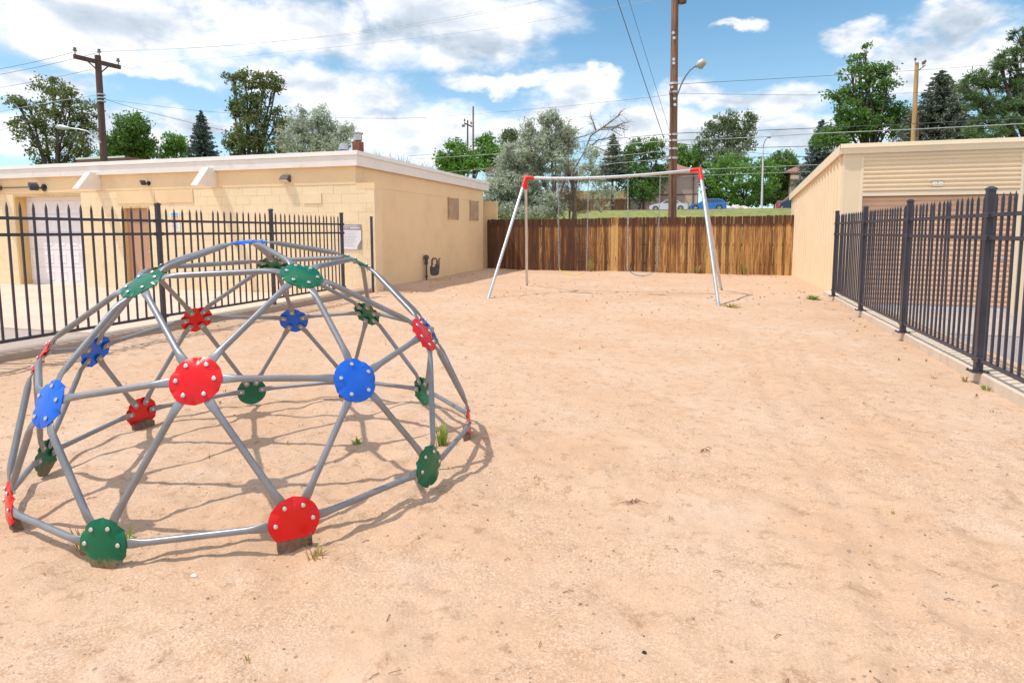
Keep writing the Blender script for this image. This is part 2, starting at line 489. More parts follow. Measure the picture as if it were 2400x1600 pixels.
def link(name, me, parent=None):
    o = bpy.data.objects.new(name, me)
    col.objects.link(o)
    if parent:
        o.parent = parent
    return o


def empty(name, loc=(0, 0, 0), rz=0.0):
    o = bpy.data.objects.new(name, None)
    col.objects.link(o)
    o.empty_display_size = 0.2
    o.location = loc
    o.rotation_euler = (0, 0, rz)
    return o


class MB:
    def __init__(self):
        self.v = []
        self.f = []

    def add(self, vs, fs):
        b = len(self.v)
        self.v += [tuple(p) for p in vs]
        self.f += [tuple(i + b for i in q) for q in fs]
        return self

    def box(self, x0, x1, y0, y1, z0, z1):
        return self.add([(x0, y0, z0), (x1, y0, z0), (x1, y1, z0), (x0, y1, z0), (x0, y0, z1), (x1, y0, z1), (x1, y1, z1), (x0, y1, z1)],
                        [(0, 3, 2, 1), (4, 5, 6, 7), (0, 1, 5, 4), (1, 2, 6, 5), (2, 3, 7, 6), (3, 0, 4, 7)])

    def prism(self, poly, lo, hi, axis):
        """poly of 2-D points extruded along axis (0: poly is (y,z), 1: (x,z), 2: (x,y))"""
        def p3(p, t):
            return {0: (t, p[0], p[1]), 1: (p[0], t, p[1]), 2: (p[0], p[1], t)}[axis]
        n = len(poly)
        vs = [p3(p, lo) for p in poly] + [p3(p, hi) for p in poly]
        fs = [tuple(range(n))[::-1], tuple(range(n, 2 * n))] + [(i, (i + 1) % n, n + (i + 1) % n, n + i) for i in range(n)]
        return self.add(vs, fs)

    def tube(self, pts, rad, seg=8, caps=True):
        pts = [Vector(p) for p in pts]
        n = len(pts)
        rad = rad if isinstance(rad, (list, tuple)) else [rad] * n
        vs, up = [], None
        for i in range(n):
            t = (pts[min(i + 1, n - 1)] - pts[max(i - 1, 0)])
            t = t.normalized() if t.length > 1e-9 else Vector((0, 0, 1))
            if up is None:
                up = Vector((0, 0, 1)) if abs(t.z) < 0.9 else Vector((1, 0, 0))
            a = t.cross(up)
            a = a.normalized() if a.length > 1e-6 else t.orthogonal().normalized()
            b = a.cross(t).normalized()
            up = b
            for k in range(seg):
                an = 2 * math.pi * k / seg
                vs.append(pts[i] + (a * math.cos(an) + b * math.sin(an)) * rad[i])
        fs = [(i * seg + k, i * seg + (k + 1) % seg, (i + 1) * seg + (k + 1) % seg, (i + 1) * seg + k) for i in range(n - 1) for k in range(seg)]
        if caps:
            fs += [tuple(range(seg))[::-1], tuple(range((n - 1) * seg, n * seg))]
        return self.add(vs, fs)

    def mesh(self, name, mat, smooth=None):
        me = bpy.data.meshes.new(name)
        me.from_pydata(self.v, [], self.f)
        bm = bmesh.new()
        bm.from_mesh(me)
        bmesh.ops.recalc_face_normals(bm, faces=bm.faces)
        bm.to_mesh(me)
        bm.free()
        if mat:
            me.materials.append(MATS[mat])
        if smooth:
            me.shade_smooth()
            me.set_sharp_from_angle(angle=R(smooth))
        me.update()
        return me

    def build(self, name, mat, parent=None, smooth=None, bevel=0.0):
        o = link(name, self.mesh(name, mat, smooth), parent)
        if bevel:
            bev(o.data, bevel)
        return o


def bev(me, w, seg=1):
    bm = bmesh.new()
    bm.from_mesh(me)
    es = [e for e in bm.edges if e.is_manifold and e.calc_face_angle(0) > R(25)]
    bmesh.ops.bevel(bm, geom=es, offset=w, offset_type='OFFSET', segments=seg, affect='EDGES', profile=0.7, clamp_overlap=True)
    bm.to_mesh(me)
    bm.free()
    me.update()


def raw_mesh(name, verts, faces4, mat):
    """fast mesh of quads from numpy arrays"""
    me = bpy.data.meshes.new(name)
    nv, nf = len(verts), len(faces4)
    me.vertices.add(nv)
    me.vertices.foreach_set('co', np.asarray(verts, np.float32).ravel())
    me.loops.add(nf * 4)
    me.loops.foreach_set('vertex_index', np.asarray(faces4, np.int32).ravel())
    me.polygons.add(nf)
    me.polygons.foreach_set('loop_start', np.arange(0, nf * 4, 4, dtype=np.int32))
    me.polygons.foreach_set('loop_total', np.full(nf, 4, np.int32))
    me.update(calc_edges=True)
    me.materials.append(MATS[mat])
    return me


def lattice(x, y, scale, seed):
    """smooth value noise in 0..1, vectorised"""
    u, v = x / scale, y / scale
    i, j = np.floor(u).astype(np.int64), np.floor(v).astype(np.int64)
    fu, fv = u - i, v - j
    fu, fv = fu * fu * (3 - 2 * fu), fv * fv * (3 - 2 * fv)

    def h(a, b):
        n = (a * 374761393 + b * 668265263 + seed * 974711) & 0x7fffffff
        n = ((n ^ (n >> 13)) * 1274126177) & 0x7fffffff
        return ((n ^ (n >> 16)) & 0xffff) / 65535.0
    return (h(i, j) * (1 - fu) + h(i + 1, j) * fu) * (1 - fv) + (h(i, j + 1) * (1 - fu) + h(i + 1, j + 1) * fu) * fv


# ------------------------------------------------------------------ the yard's ground
NODES = {
'apex':(-2.867,3.400,1.478),'g0':(-2.209,3.063,1.292),'b0':(-1.734,2.839,0.749),'r0':(-1.671,3.584,0.879),'g1':(-2.341,3.914,1.324),'b1':(-1.952,4.286,0.780),'r1':(-2.665,4.578,0.849),'g2':(-3.189,4.064,1.288),'b2':(-3.382,4.550,0.766),'r2':(-3.895,3.980,0.835),'g3':(-3.586,3.307,1.262),'b3':(-4.093,3.249,0.698),'r3':(-3.689,2.605,0.822),'g4':(-2.998,2.683,1.258),'b4':(-3.094,2.186,0.690),'r4':(-2.328,2.354,0.822),'f0':(-1.854,2.439,0.126),'f1':(-1.469,3.193,0.161),'f2':(-1.548,4.058,0.178),'f3':(-2.192,4.667,0.186),'f4':(-3.022,4.823,0.166),'f5':(-3.780,4.450,0.120),'f6':(-4.204,3.687,0.113),'f7':(-4.071,2.835,0.065),'f8':(-3.478,2.216,0.098),'f9':(-2.631,2.061,0.085)}
DC = Vector((-2.83, 3.442, 0.13))
prints = [(rng.uniform(-7.2, 2.5), rng.uniform(1.0, 20), rng.uniform(0.05, 0.13), rng.uniform(0.006, 0.016), rng.uniform(0, 3.14)) for _ in range(380)]
prints += [(rng.uniform(-2.4, 1.8), rng.uniform(1.2, 4.5), rng.uniform(0.05, 0.11), rng.uniform(0.005, 0.014), rng.uniform(0, 3.14)) for _ in range(150)]


TRK = []
for q in ((1755, 760), (1772, 860), (1830, 960), (1925, 1100), (2010, 1260), (2090, 1420), (2160, 1590)):
    r_ = ray(*q)
    TRK.append((r_.x * -EYE / r_.z, r_.y * -EYE / r_.z))
TRK = np.array(sorted(TRK, key=lambda t: t[1]))


def sand_z(x, y, fine=True):
    x = np.atleast_1d(np.asarray(x, float))
    y = np.atleast_1d(np.asarray(y, float))
    z = (lattice(x, y, 2.6, 1) - 0.5) * 0.040 + (lattice(x, y, 0.9, 2) - 0.5) * 0.016 + (lattice(x, y, 0.33, 3) - 0.5) * 0.009
    z += (lattice(x + y * 0.3, y * 1.3, 0.14, 4) - 0.5) * 0.008
    if fine:
        z += (lattice(x, y, 0.060, 5) - 0.5) * 0.020 * np.clip(lattice(x, y, 0.9, 12) * 1.6 - 0.55, 0.12, 1) + (lattice(x, y, 0.030, 6) - 0.5) * 0.010 * np.clip(lattice(x, y, 0.9, 12) * 1.6 - 0.55, 0.18, 1)
    # banked up a little along the left kerb and the wall
    z += 0.05 * np.exp(-((x + 7.6) / 0.7) ** 2)
    for k in range(10):
        p = NODES['f%d' % k]
        z += (p[2] - (0.124 if k % 2 else (0.155 if k == 0 else 0.134))) * np.exp(-(((x - p[0]) ** 2 + (y - p[1]) ** 2) / 0.30 ** 2))
        z += 0.016 * np.exp(-((np.hypot(x - p[0] * 1.0, y - p[1]) - 0.26) / 0.10) ** 2)
    if fine:
        for dxt in (0.0, 0.62):
            xc = np.interp(y, TRK[:, 1], TRK[:, 0]) + dxt
            dt = np.abs(x - xc)
            wob = 0.4 + 0.9 * lattice(x, y, 0.5, 15)
            z += (-0.009 * np.exp(-(dt / 0.075) ** 2) + 0.007 * np.exp(-((dt - 0.14) / 0.05) ** 2)) * wob * ((y > 1.0) & (y < 10))
        for (a, b, s, dp, an) in prints:
            m = (np.abs(x - a) < 0.5) & (np.abs(y - b) < 0.5)
            dx, dy = x[m] - a, y[m] - b
            u = dx * math.cos(an) + dy * math.sin(an)
            v = -dx * math.sin(an) + dy * math.cos(an)
            r2 = (u / (s * 1.9)) ** 2 + (v / s) ** 2
            z[m] += -dp * np.exp(-r2) + 0.45 * dp * np.exp(-((np.sqrt(r2) - 1.5) / 0.45) ** 2)
    return z


def build_sand():
    ys = np.concatenate([np.arange(-6, 1.0, 0.12), np.arange(1.0, 6.0, 0.021), np.arange(6.0, 12, 0.038), np.arange(12, 24.1, 0.08)])
    xs = np.concatenate([np.arange(-8.3, -5, 0.035), np.arange(-5, 2.2, 0.024), np.arange(2.2, 3.75, 0.05)])
    X, Y = np.meshgrid(xs, ys)
    Z = sand_z(X.ravel(), Y.ravel())
    V = np.stack([X.ravel(), Y.ravel(), Z], 1)
    nx, ny = len(xs), len(ys)
    i = np.arange(nx * ny).reshape(ny, nx)
    F = np.stack([i[:-1, :-1], i[:-1, 1:], i[1:, 1:], i[1:, :-1]], -1).reshape(-1, 4)
    me = raw_mesh('sand_ground', V, F, 'sand')
    me.shade_smooth()
    tag(link('sand_ground', me), kind='structure')


build_sand()


def sz(x, y):
    return float(sand_z(x, y, False)[0])


def smooth01(t):
    t = np.clip(t, 0, 1)
    return t * t * (3 - 2 * t)


def terr(x, y):
    x, y = np.asarray(x, float), np.asarray(y, float)
    z = -0.62 + 0.40 * smooth01((y - 23.6) / 1.0) + 4.15 * smooth01((y - 25) / 48.0)
    z = z + 2.6 * smooth01((y - 92) / 70.0)
    return z + np.where(y > 27, (lattice(x, y, 6.0, 9) - 0.5) * 0.22 * smooth01((y - 27) / 6) * smooth01((74 - y) / 6), 0)


def tz(x, y):
    return float(terr(x, y))


def build_terrain():
    g = lambda a, b, s: np.arange(a, b, s)
    ys = np.concatenate([g(-1500, -60, 160), g(-60, 22, 6), g(22, 27, 0.5), g(27, 100, 1.0), g(100, 200, 5), g(200, 3000, 200)])
    xs = np.concatenate([g(-2000, -90, 150), g(-90, 60, 1.5), g(60, 2000, 150)])
    X, Y = np.meshgrid(xs, ys)
    V = np.stack([X.ravel(), Y.ravel(), terr(X.ravel(), Y.ravel())], 1)
    nx, ny = len(xs), len(ys)
    i = np.arange(nx * ny).reshape(ny, nx)
    F = np.stack([i[:-1, :-1], i[:-1, 1:], i[1:, 1:], i[1:, :-1]], -1).reshape(-1, 4)
    me = raw_mesh('lawn_hill', V, F, 'lawn')
    me.shade_smooth()
    tag(link('lawn_hill', me), kind='structure')


build_terrain()
STREET_Z = tz(0, 78)
o = MB()
xs = np.arange(-90, 61, 10.0)
for a, b in zip(xs[:-1], xs[1:]):
    o.add([(a, 74.5, STREET_Z + 0.03), (b, 74.5, STREET_Z + 0.03), (b, 85, STREET_Z + 0.06), (a, 85, STREET_Z + 0.06)], [(0, 1, 2, 3)])
tag(o.build('street', 'street_asphalt'), kind='structure')
tag(MB().box(-90, 60, 74.1, 74.5, STREET_Z - 0.1, STREET_Z + 0.14).build('street_kerb', 'kerb_grey'), kind='structure')

# paving outside both picket fences
PL, PR = -0.05, -0.32
tag(MB().box(-34, -7.87, 7.35, 14.0, PL - 0.25, PL).build('concrete_pavement', 'pavement_left'), kind='structure')
tag(MB().box(-34, -7.87, -9, 7.34, PL - 0.25, PL - 0.02).build('asphalt_yard', 'asphalt_left'), kind='structure')
tag(MB().box(-34, -7.87, 7.20, 7.349, PL - 0.2, PL + 0.012).build('gutter_strip', 'kerb_light'), kind='structure')
tag(MB().box(2.9, 26, 12.7, 17.5, PR - 0.2, PR).build('concrete_apron', 'apron_right'), kind='structure')
tag(MB().box(2.9, 26, -9, 12.68, PR - 0.2, PR - 0.012).build('asphalt_drive', 'asphalt_right'), kind='structure')
# kerbs
k = MB()
k.prism([(-7.55, -0.4), (-7.56, 0.135), (-7.58, 0.155), (-7.86, 0.155), (-7.88, 0.14), (-7.88, -0.4)], -9, 13.38, 1)
tag(k.build('concrete_kerb', 'kerb_grey', bevel=0.006), kind='structure')
k = MB()
for i in range(8):                              # cast in lengths, the joints show as gaps
    a, b = -5 + i * 2.64, -5 + (i + 1) * 2.64 - 0.012
    b = min(b, 15.9)
    xa, xb = 2.655 + 0.0225 * a, 2.655 + 0.0225 * b
    dz = random.uniform(-0.006, 0.006)
    p = [(0.0, -0.5), (0.005, 0.105), (0.02, 0.12), (0.33, 0.12), (0.345, 0.105), (0.345, -0.5)]
    n = len(p)
    k.add([(xa + q, a, z + dz) for q, z in p] + [(xb + q, b, z + dz) for q, z in p],
          [tuple(range(n)), tuple(range(n, 2 * n))[::-1]] + [(j, n + j, n + (j + 1) % n, (j + 1) % n) for j in range(n)])
tag(k.build('low_kerb', 'kerb_light'), kind='structure')


# ------------------------------------------------------------------ climbing dome
def build_dome():
    root = empty('climbing_dome', (DC.x, DC.y, 0))
    tag(root, 'silver tube climbing dome with red, blue and green hub plates standing on the sand', 'climbing dome')
    off = Vector(root.location)
    P = {k: Vector(v) for k, v in NODES.items()}
    N = {k: (v - DC).normalized() for k, v in P.items()}
    for k in P:
        if k[0] == 'f':
            N[k].z = 0.06
            N[k].normalize()
    keys = list(P)
    edges = [(a, b) for i, a in enumerate(keys) for b in keys[i + 1:] if (P[a] - P[b]).length < 1.0]
    nb = {k: [] for k in keys}
    for a, b in edges:
        nb[a].append(b)
        nb[b].append(a)
    PR_, BR = 0.122, 0.088           # plate radius, bolt circle
    colour = {}
    for k in keys:
        colour[k] = {'a': 'blue', 'g': 'green', 'b': 'blue', 'r': 'red', 'f': 'red'}[k[0]]
    colour['r1'] = 'green'
    for k in ('f1', 'f3', 'f5', 'f7', 'f9'):
        colour[k] = 'green'

    # bolt through the plate, shared by all
    bm_ = MB()
    prof = [(0.0108, 0.0), (0.0115, 0.003), (0.0098, 0.0068), (0.005, 0.0090)]
    seg = 10
    vs = [(r * math.cos(2 * math.pi * j / seg), r * math.sin(2 * math.pi * j / seg), z) for r, z in prof for j in range(seg)]
    fs = [(i * seg + j, i * seg + (j + 1) % seg, (i + 1) * seg + (j + 1) % seg, (i + 1) * seg + j) for i in range(3) for j in range(seg)]
    fs += [tuple(range(3 * seg, 4 * seg)), tuple(range(seg))[::-1]]
    bm_.add(vs, fs)
    prof = [(0.011, -0.012), (0.011, -0.026), (0.006, -0.027), (0.006, -0.034)]
    vs = [(r * math.cos(2 * math.pi * j / 6), r * math.sin(2 * math.pi * j / 6), z) for r, z in prof for j in range(6)]
    fs = [(i * 6 + j, i * 6 + (j + 1) % 6, (i + 1) * 6 + (j + 1) % 6, (i + 1) * 6 + j) for i in range(3) for j in range(6)]
    fs += [tuple(range(18, 24)), tuple(range(6))[::-1]]
    bm_.add(vs, fs)
    bolt_me = bm_.mesh('bolt', 'bolt_zinc', 35)

    for k in keys:
        n, c = N[k], P[k]
        ref = Vector((0, 0, 1)) if abs(n.z) < 0.9 else Vector((0, 1, 0))
        u = ref.cross(n).normalized()
        v = n.cross(u).normalized()
        ang = []
        for q in nb[k]:
            d = P[q] - c
            ang.append(math.atan2(d.dot(v), d.dot(u)) % (2 * math.pi))
        ang.sort()
        full = list(ang)
        if k[0] == 'f':              # two spare holes at the foot of the plate
            full = sorted(ang + [R(240), R(300)])
        flutes = []
        for i, a in enumerate(full):
            b = full[(i + 1) % len(full)]
            flutes.append(a + ((b - a) % (2 * math.pi)) / 2)
        na, rr = 72, [0.0, 0.028, 0.055, 0.076, 0.092, 0.107, 0.117, PR_]
        cut = -0.086 if (k[0] == 'f' and colour[k] == 'red') else None

        def h(r, a):
            t = r / PR_
            z = 0.016 * (1 - t ** 2.2)
            for fl in flutes:
                d = abs((a - fl + math.pi) % (2 * math.pi) - math.pi)
                z -= 0.012 * math.exp(-(d / 0.09) ** 2) * max(0, (t - 0.66) / 0.34) ** 1.2
            for s in full:
                d = abs((a - s + math.pi) % (2 * math.pi) - math.pi)
                z += 0.0045 * math.exp(-(d / 0.22) ** 2) * max(0, (t - 0.45)) / 0.55
            return z
        vs, fs = [], []
        for side in (0, 1):
            for r in rr[1:]:
                for j in range(na):
                    a = 2 * math.pi * j / na
                    rad = r
                    if r == PR_:
                        rad = PR_ - 0.0012 * sum(math.exp(-((abs((a - fl + math.pi) % (2 * math.pi) - math.pi)) / 0.10) ** 2) for fl in flutes)
                    pu, pv = rad * math.cos(a), rad * math.sin(a)
                    if cut is not None and pv < cut:
                        pv = cut + (pv - cut) * 0.08
                    vs.append(c - off + u * pu + v * pv + n * (h(r, a) - 0.004 * side))
            vs.append(c - off + n * (0.016 - 0.004 * side))
        m = (len(rr) - 1) * na + 1
        for side in (0, 1):
            b0 = side * m
            for j in range(na):
                j2 = (j + 1) % na
                fs.append((b0 + m - 1, b0 + j, b0 + j2))
                for i in range(len(rr) - 2):
                    fs.append((b0 + i * na + j, b0 + (i + 1) * na + j, b0 + (i + 1) * na + j2, b0 + i * na + j2))
        for j in range(na):
            j2 = (j + 1) % na
            e = (len(rr) - 2) * na
            fs.append((e + j, m + e + j, m + e + j2, e + j2))
        mat = 'plate_' + colour[k] + ('_muddy' if k in ('f9', 'f7') else '')
        plate = MB().add(vs, fs).build('hub_plate', mat, root, smooth=50)
        plate['label'] = colour[k] + ' domed steel hub plate'
        for a in ang:
            pos = c - off + u * (BR * math.cos(a)) + v * (BR * math.sin(a)) + n * (h(BR, a) + 0.001)
            b = link('bolt', bolt_me, plate)
            b.matrix_local = Matrix.Translation(pos) @ n.to_track_quat('Z', 'Y').to_matrix().to_4x4()
        if cut is not None:
            # bent foot plate half sunk in the sand under the cut edge
            ft = MB()
            g0 = sz(c.x, c.y) - c.z - 0.035
            z1 = -0.086
            pts = []
            for s in (-1, -0.5, 0, 0.5, 1):
                for (dn, zz) in ((0.004, z1 + 0.012), (0.006, z1 - 0.006), (-0.004, (z1 + g0) / 2), (0.016, g0)):
                    pts.append(c - off + u * (0.080 * s + random.uniform(-0.003, 0.003)) + n * (dn + random.uniform(-0.006, 0.006)) + v * (zz + random.uniform(-0.009, 0.009)))
            bk = [p - n * 0.045 for p in pts]
            q = []
            for i in range(4):
                for j in range(3):
                    a0 = i * 4 + j
                    q += [(a0, a0 + 4, a0 + 5, a0 + 1), (20 + a0, 20 + a0 + 1, 20 + a0 + 5, 20 + a0 + 4)]
                q += [(i * 4, 20 + i * 4, 20 + i * 4 + 4, i * 4 + 4), (i * 4 + 3, i * 4 + 7, 20 + i * 4 + 7, 20 + i * 4 + 3)]
            for j in range(3):
                q += [(j, j + 1, 20 + j + 1, 20 + j), (16 + j, 36 + j, 36 + j + 1, 16 + j + 1)]
            ft.add(pts + bk, q)
            fo = ft.build('foot', 'foot_rust', root, smooth=30)
            fo['label'] = 'rusty bent foot plate sunk in the sand'

    # bars: round tube, flattened and bent at both ends where it goes under the plate
    for a, b in edges:
        secs = []

        def end(k, other):
            n = N[k]
            d = P[other] - P[k]
            t = (d - n * d.dot(n)).normalized()
            s = t.cross(n).normalized()
            base = P[k] - n * 0.006
            return base, t, n, s
        ba, ta, na_, sa = end(a, b)
        bb, tb, nb_, sb = end(b, a)
        pa, pb = ba + ta * 0.150, bb + tb * 0.150
        ax = (pb - pa).normalized()
        seg = 12

        def ring(cn, s, nn, w_, t_, sq):
            out = []
            for j in range(seg):
                an = 2 * math.pi * j / seg
                cx, sx = math.cos(an), math.sin(an)
                pw = 1 - 0.5 * sq
                cx = math.copysign(abs(cx) ** pw, cx)
                sx = math.copysign(abs(sx) ** pw, sx)
                out.append(cn + s * (cx * w_) + nn * (sx * t_))
            return out
        nmid = (na_ + nb_).normalized()
        nmid = (nmid - ax * nmid.dot(ax)).normalized()
        smid = ax.cross(nmid).normalized()
        if sa.dot(smid) < 0:
            smid = -smid
        if sb.dot(smid) < 0:
            sb = -sb
        L = (pb - pa).length
        A = [(ba + ta * 0.060, sa, na_, 0.012, 0.0045, 0.3), (ba + ta * 0.066, sa, na_, 0.021, 0.0045, 0.3), (ba + ta * 0.080, sa, na_, 0.0235, 0.0045, 0.5),
             (ba + ta * 0.132, sa, na_, 0.0235, 0.005, 0.6), (pa + ax * 0.004, (sa + smid).normalized(), (na_ + nmid).normalized(), 0.0225, 0.008, 0.4),
             (pa + ax * 0.035, smid, nmid, 0.0190, 0.0145, 0.1), (pa + ax * 0.065, smid, nmid, 0.0170, 0.0170, 0)]
        B = [(bb + tb * 0.060, sb, nb_, 0.012, 0.0045, 0.3), (bb + tb * 0.066, sb, nb_, 0.021, 0.0045, 0.3), (bb + tb * 0.080, sb, nb_, 0.0235, 0.0045, 0.5),
             (bb + tb * 0.132, sb, nb_, 0.0235, 0.005, 0.6), (pb - ax * 0.004, (sb + smid).normalized(), (nb_ + nmid).normalized(), 0.0225, 0.008, 0.4),
             (pb - ax * 0.035, smid, nmid, 0.0190, 0.0145, 0.1), (pb - ax * 0.065, smid, nmid, 0.0170, 0.0170, 0)]
        secs = A + B[::-1]
        vs = []
        for s in secs:
            vs += [q - off for q in ring(*s)]
        ns = len(secs)
        fs = [(i * seg + j, i * seg + (j + 1) % seg, (i + 1) * seg + (j + 1) % seg, (i + 1) * seg + j) for i in range(ns - 1) for j in range(seg)]
        fs += [tuple(range(seg))[::-1], tuple(range((ns - 1) * seg, ns * seg))]
        MB().add(vs, fs).build('bar', 'tube_galvanised', root, smooth=40)
    print('dome bars', len(edges))


build_dome()


# ------------------------------------------------------------------ swing set and swings
def build_swing():
    BL, BR = Vector((-4.10, 14.98, 2.90)), Vector((0.11, 14.95, 2.975))
    feet = [Vector((-4.51, 13.15, 0)), Vector((-4.57, 16.82, 0)), Vector((0.55, 13.15, 0)), Vector((0.76, 16.71, 0))]
    for q in feet:
        q.z = sz(q.x, q.y) - 0.04
    root = empty('swing_set', (-2.0, 14.97, 0))
    tag(root, 'galvanised swing frame with red corner fittings in front of the wooden fence', 'swing set')
    off = Vector(root.location)

    def beam(t):
        p = BL.lerp(BR, t)
        p.z -= 0.085 * 4 * t * (1 - t) * (1 - 0.25 * (t - 0.4))
        return p
    MB().tube([beam(i / 16) - off for i in range(17)], 0.036, 14).build('top_beam', 'swing_tube', root, smooth=50)
    for i, q in enumerate(feet):
        top = BL if i < 2 else BR
        lean = (q - top)
        a = top + lean * 0.02
        leg = MB().tube([a - off, top.lerp(q, 0.5) - off, q - off], 0.037, 14).build('leg', 'swing_tube', root, smooth=50)
        if i == 2:
            for t in (0.36, 0.50, 0.505, 0.63, 0.80, 0.97):      # bolt holes on the front of the right leg
                p = top.lerp(q, t) - off
                MB().tube([p + Vector((0, -0.030, 0)), p + Vector((0.002, -0.0385, 0))], 0.012, 8).build('bolt_hole', 'hole_dark', leg)
    for top, sx, fs in ((BL, 1, feet[:2]), (BR, -1, feet[2:])):
        m = MB()
        d = (beam(0.06 if sx > 0 else 0.94) - top).normalized()
        m.tube([top - d * 0.045 - off, top + d * 0.0 - off, top + d * 0.20 - off, top + d * 0.22 - off], [0.046, 0.049, 0.049, 0.044], 14)
        for q in fs:
            e = (q - top).normalized()
            m.tube([top - off, top + e * 0.30 - off, top + e * 0.32 - off], [0.050, 0.050, 0.045], 14)
        fit = m.build('corner_fitting', 'fitting_red', root, smooth=50)
        for s in (0.20, 0.27):
            e = (fs[0] - top).normalized()
            p = top + e * s - off
            MB().tube([p + Vector((0, -0.040, 0)), p + Vector((0, -0.060, 0))], 0.013, 8).build('bolt', 'bolt_zinc', fit)

    # swings: chains of real links, a strap seat
    link_m = MB()
    nl = 10
    pts = []
    for j in range(nl):
        a = 2 * math.pi * j / nl
        pts.append(Vector((0.013 * math.cos(a), 0, 0.026 * math.sin(a) + math.copysign(0.006, math.sin(a)))))
    for (x0, z0, x1, z1, seat_mat, label, sag, yo) in (
            (-3.26, 0.60, -2.50, 0.57, 'seat_yellow', 'swing with a yellow strap seat on two steel chains', 0.125, 0.03),
            (-1.54, 0.63, -0.78, 0.64, 'seat_blue', 'swing with a blue strap seat on two steel chains', 0.155, -0.02)):
        sw = empty('swing', ((x0 + x1) / 2, 14.97, 0.5))
        tag(sw, label, 'swing', 'swings hanging from the frame')
        so = Vector(sw.location)
        ends = []
        for (xb, zb) in ((x0, z0), (x1, z1)):
            t = (xb - BL.x) / (BR.x - BL.x)
            tp = beam(t)
            ends.append(Vector((xb + (0.03 if xb == x0 else -0.03), tp.y + yo, zb)))
            hk = MB().tube([tp + Vector((0.0, 0.0, 0.040)) - so, tp + Vector((0.0, 0.045, 0.0)) - so, tp + Vector((0, 0.03, -0.05)) - so,
                            tp + Vector((0, 0.0, -0.09)) - so, tp + Vector((0, -0.03, -0.05)) - so, tp + Vector((0, -0.045, 0)) - so, tp + Vector((0, 0, 0.040)) - so], 0.008, 6)
            hk.build('hanger', 'chain_steel', sw, smooth=60)
            a, b = tp + Vector((0, 0, -0.09)), ends[-1]
            d = b - a
            n = int(d.length / 0.046)
            ch = MB()
            ax = d.normalized()
            for i in range(n):
                c = a + d * ((i + 0.5) / n)
                tw = (i % 2) * math.pi / 2 + 0.4
                rot = ax.to_track_quat('Z', 'Y').to_matrix() @ Matrix.Rotation(tw, 3, 'Z')
                loop = [c + rot @ p - so for p in pts]
                ch.tube(loop + [loop[0]], 0.0060, 4, caps=False)
            ch.build('chain', 'chain_steel', sw, smooth=60)
        a, b = ends
        st = []
        n = 18
        for i in range(n + 1):
            t = i / n
            p = a.lerp(b, t)
            p.z -= sag * (1 - (2 * t - 1) ** 4 * 0.35 - (2 * t - 1) ** 2 * 0.65) + 0.01
            st.append(p)
        m = MB()
        vs, fs = [], []
        for i, p in enumerate(st):
            w_ = 0.07 * (0.45 + 0.55 * min(1, min(i, n - i) / 3.0))
            for (yy, zz) in ((-w_, -0.006), (w_, -0.006), (w_, 0.006), (-w_, 0.006)):
                vs.append(p - so + Vector((0, yy, zz)))
        for i in range(n):
            for j in range(4):
                fs.append((i * 4 + j, i * 4 + (j + 1) % 4, (i + 1) * 4 + (j + 1) % 4, (i + 1) * 4 + j))
        fs += [(3, 2, 1, 0), (n * 4, n * 4 + 1, n * 4 + 2, n * 4 + 3)]
        m.add(vs, fs).build('seat', seat_mat, sw, smooth=40)


build_swing()


# ------------------------------------------------------------------ picket fences of black metal
def picket_mesh(h, w):
    m = MB()
    a = w / 2
    m.box(-a, a, -a, a, 0, h - 0.085)
    z = h - 0.085
    b = a * 1.02
    # pressed spear tip: flattened on the sides, pointed
    m.add([(-b, -b, z), (b, -b, z), (b, b, z), (-b, b, z), (-a * 1.25, -a * 0.5, z + 0.03), (a * 1.25, -a * 0.5, z + 0.03), (a * 1.25, a * 0.5, z + 0.03), (-a * 1.25, a * 0.5, z + 0.03),
           (0, 0, z + 0.085)],
          [(0, 1, 5, 4), (1, 2, 6, 5), (2, 3, 7, 6), (3, 0, 4, 7), (4, 5, 8), (5, 6, 8), (6, 7, 8), (7, 4, 8)])
    return m.mesh('picket', 'metal_dark')


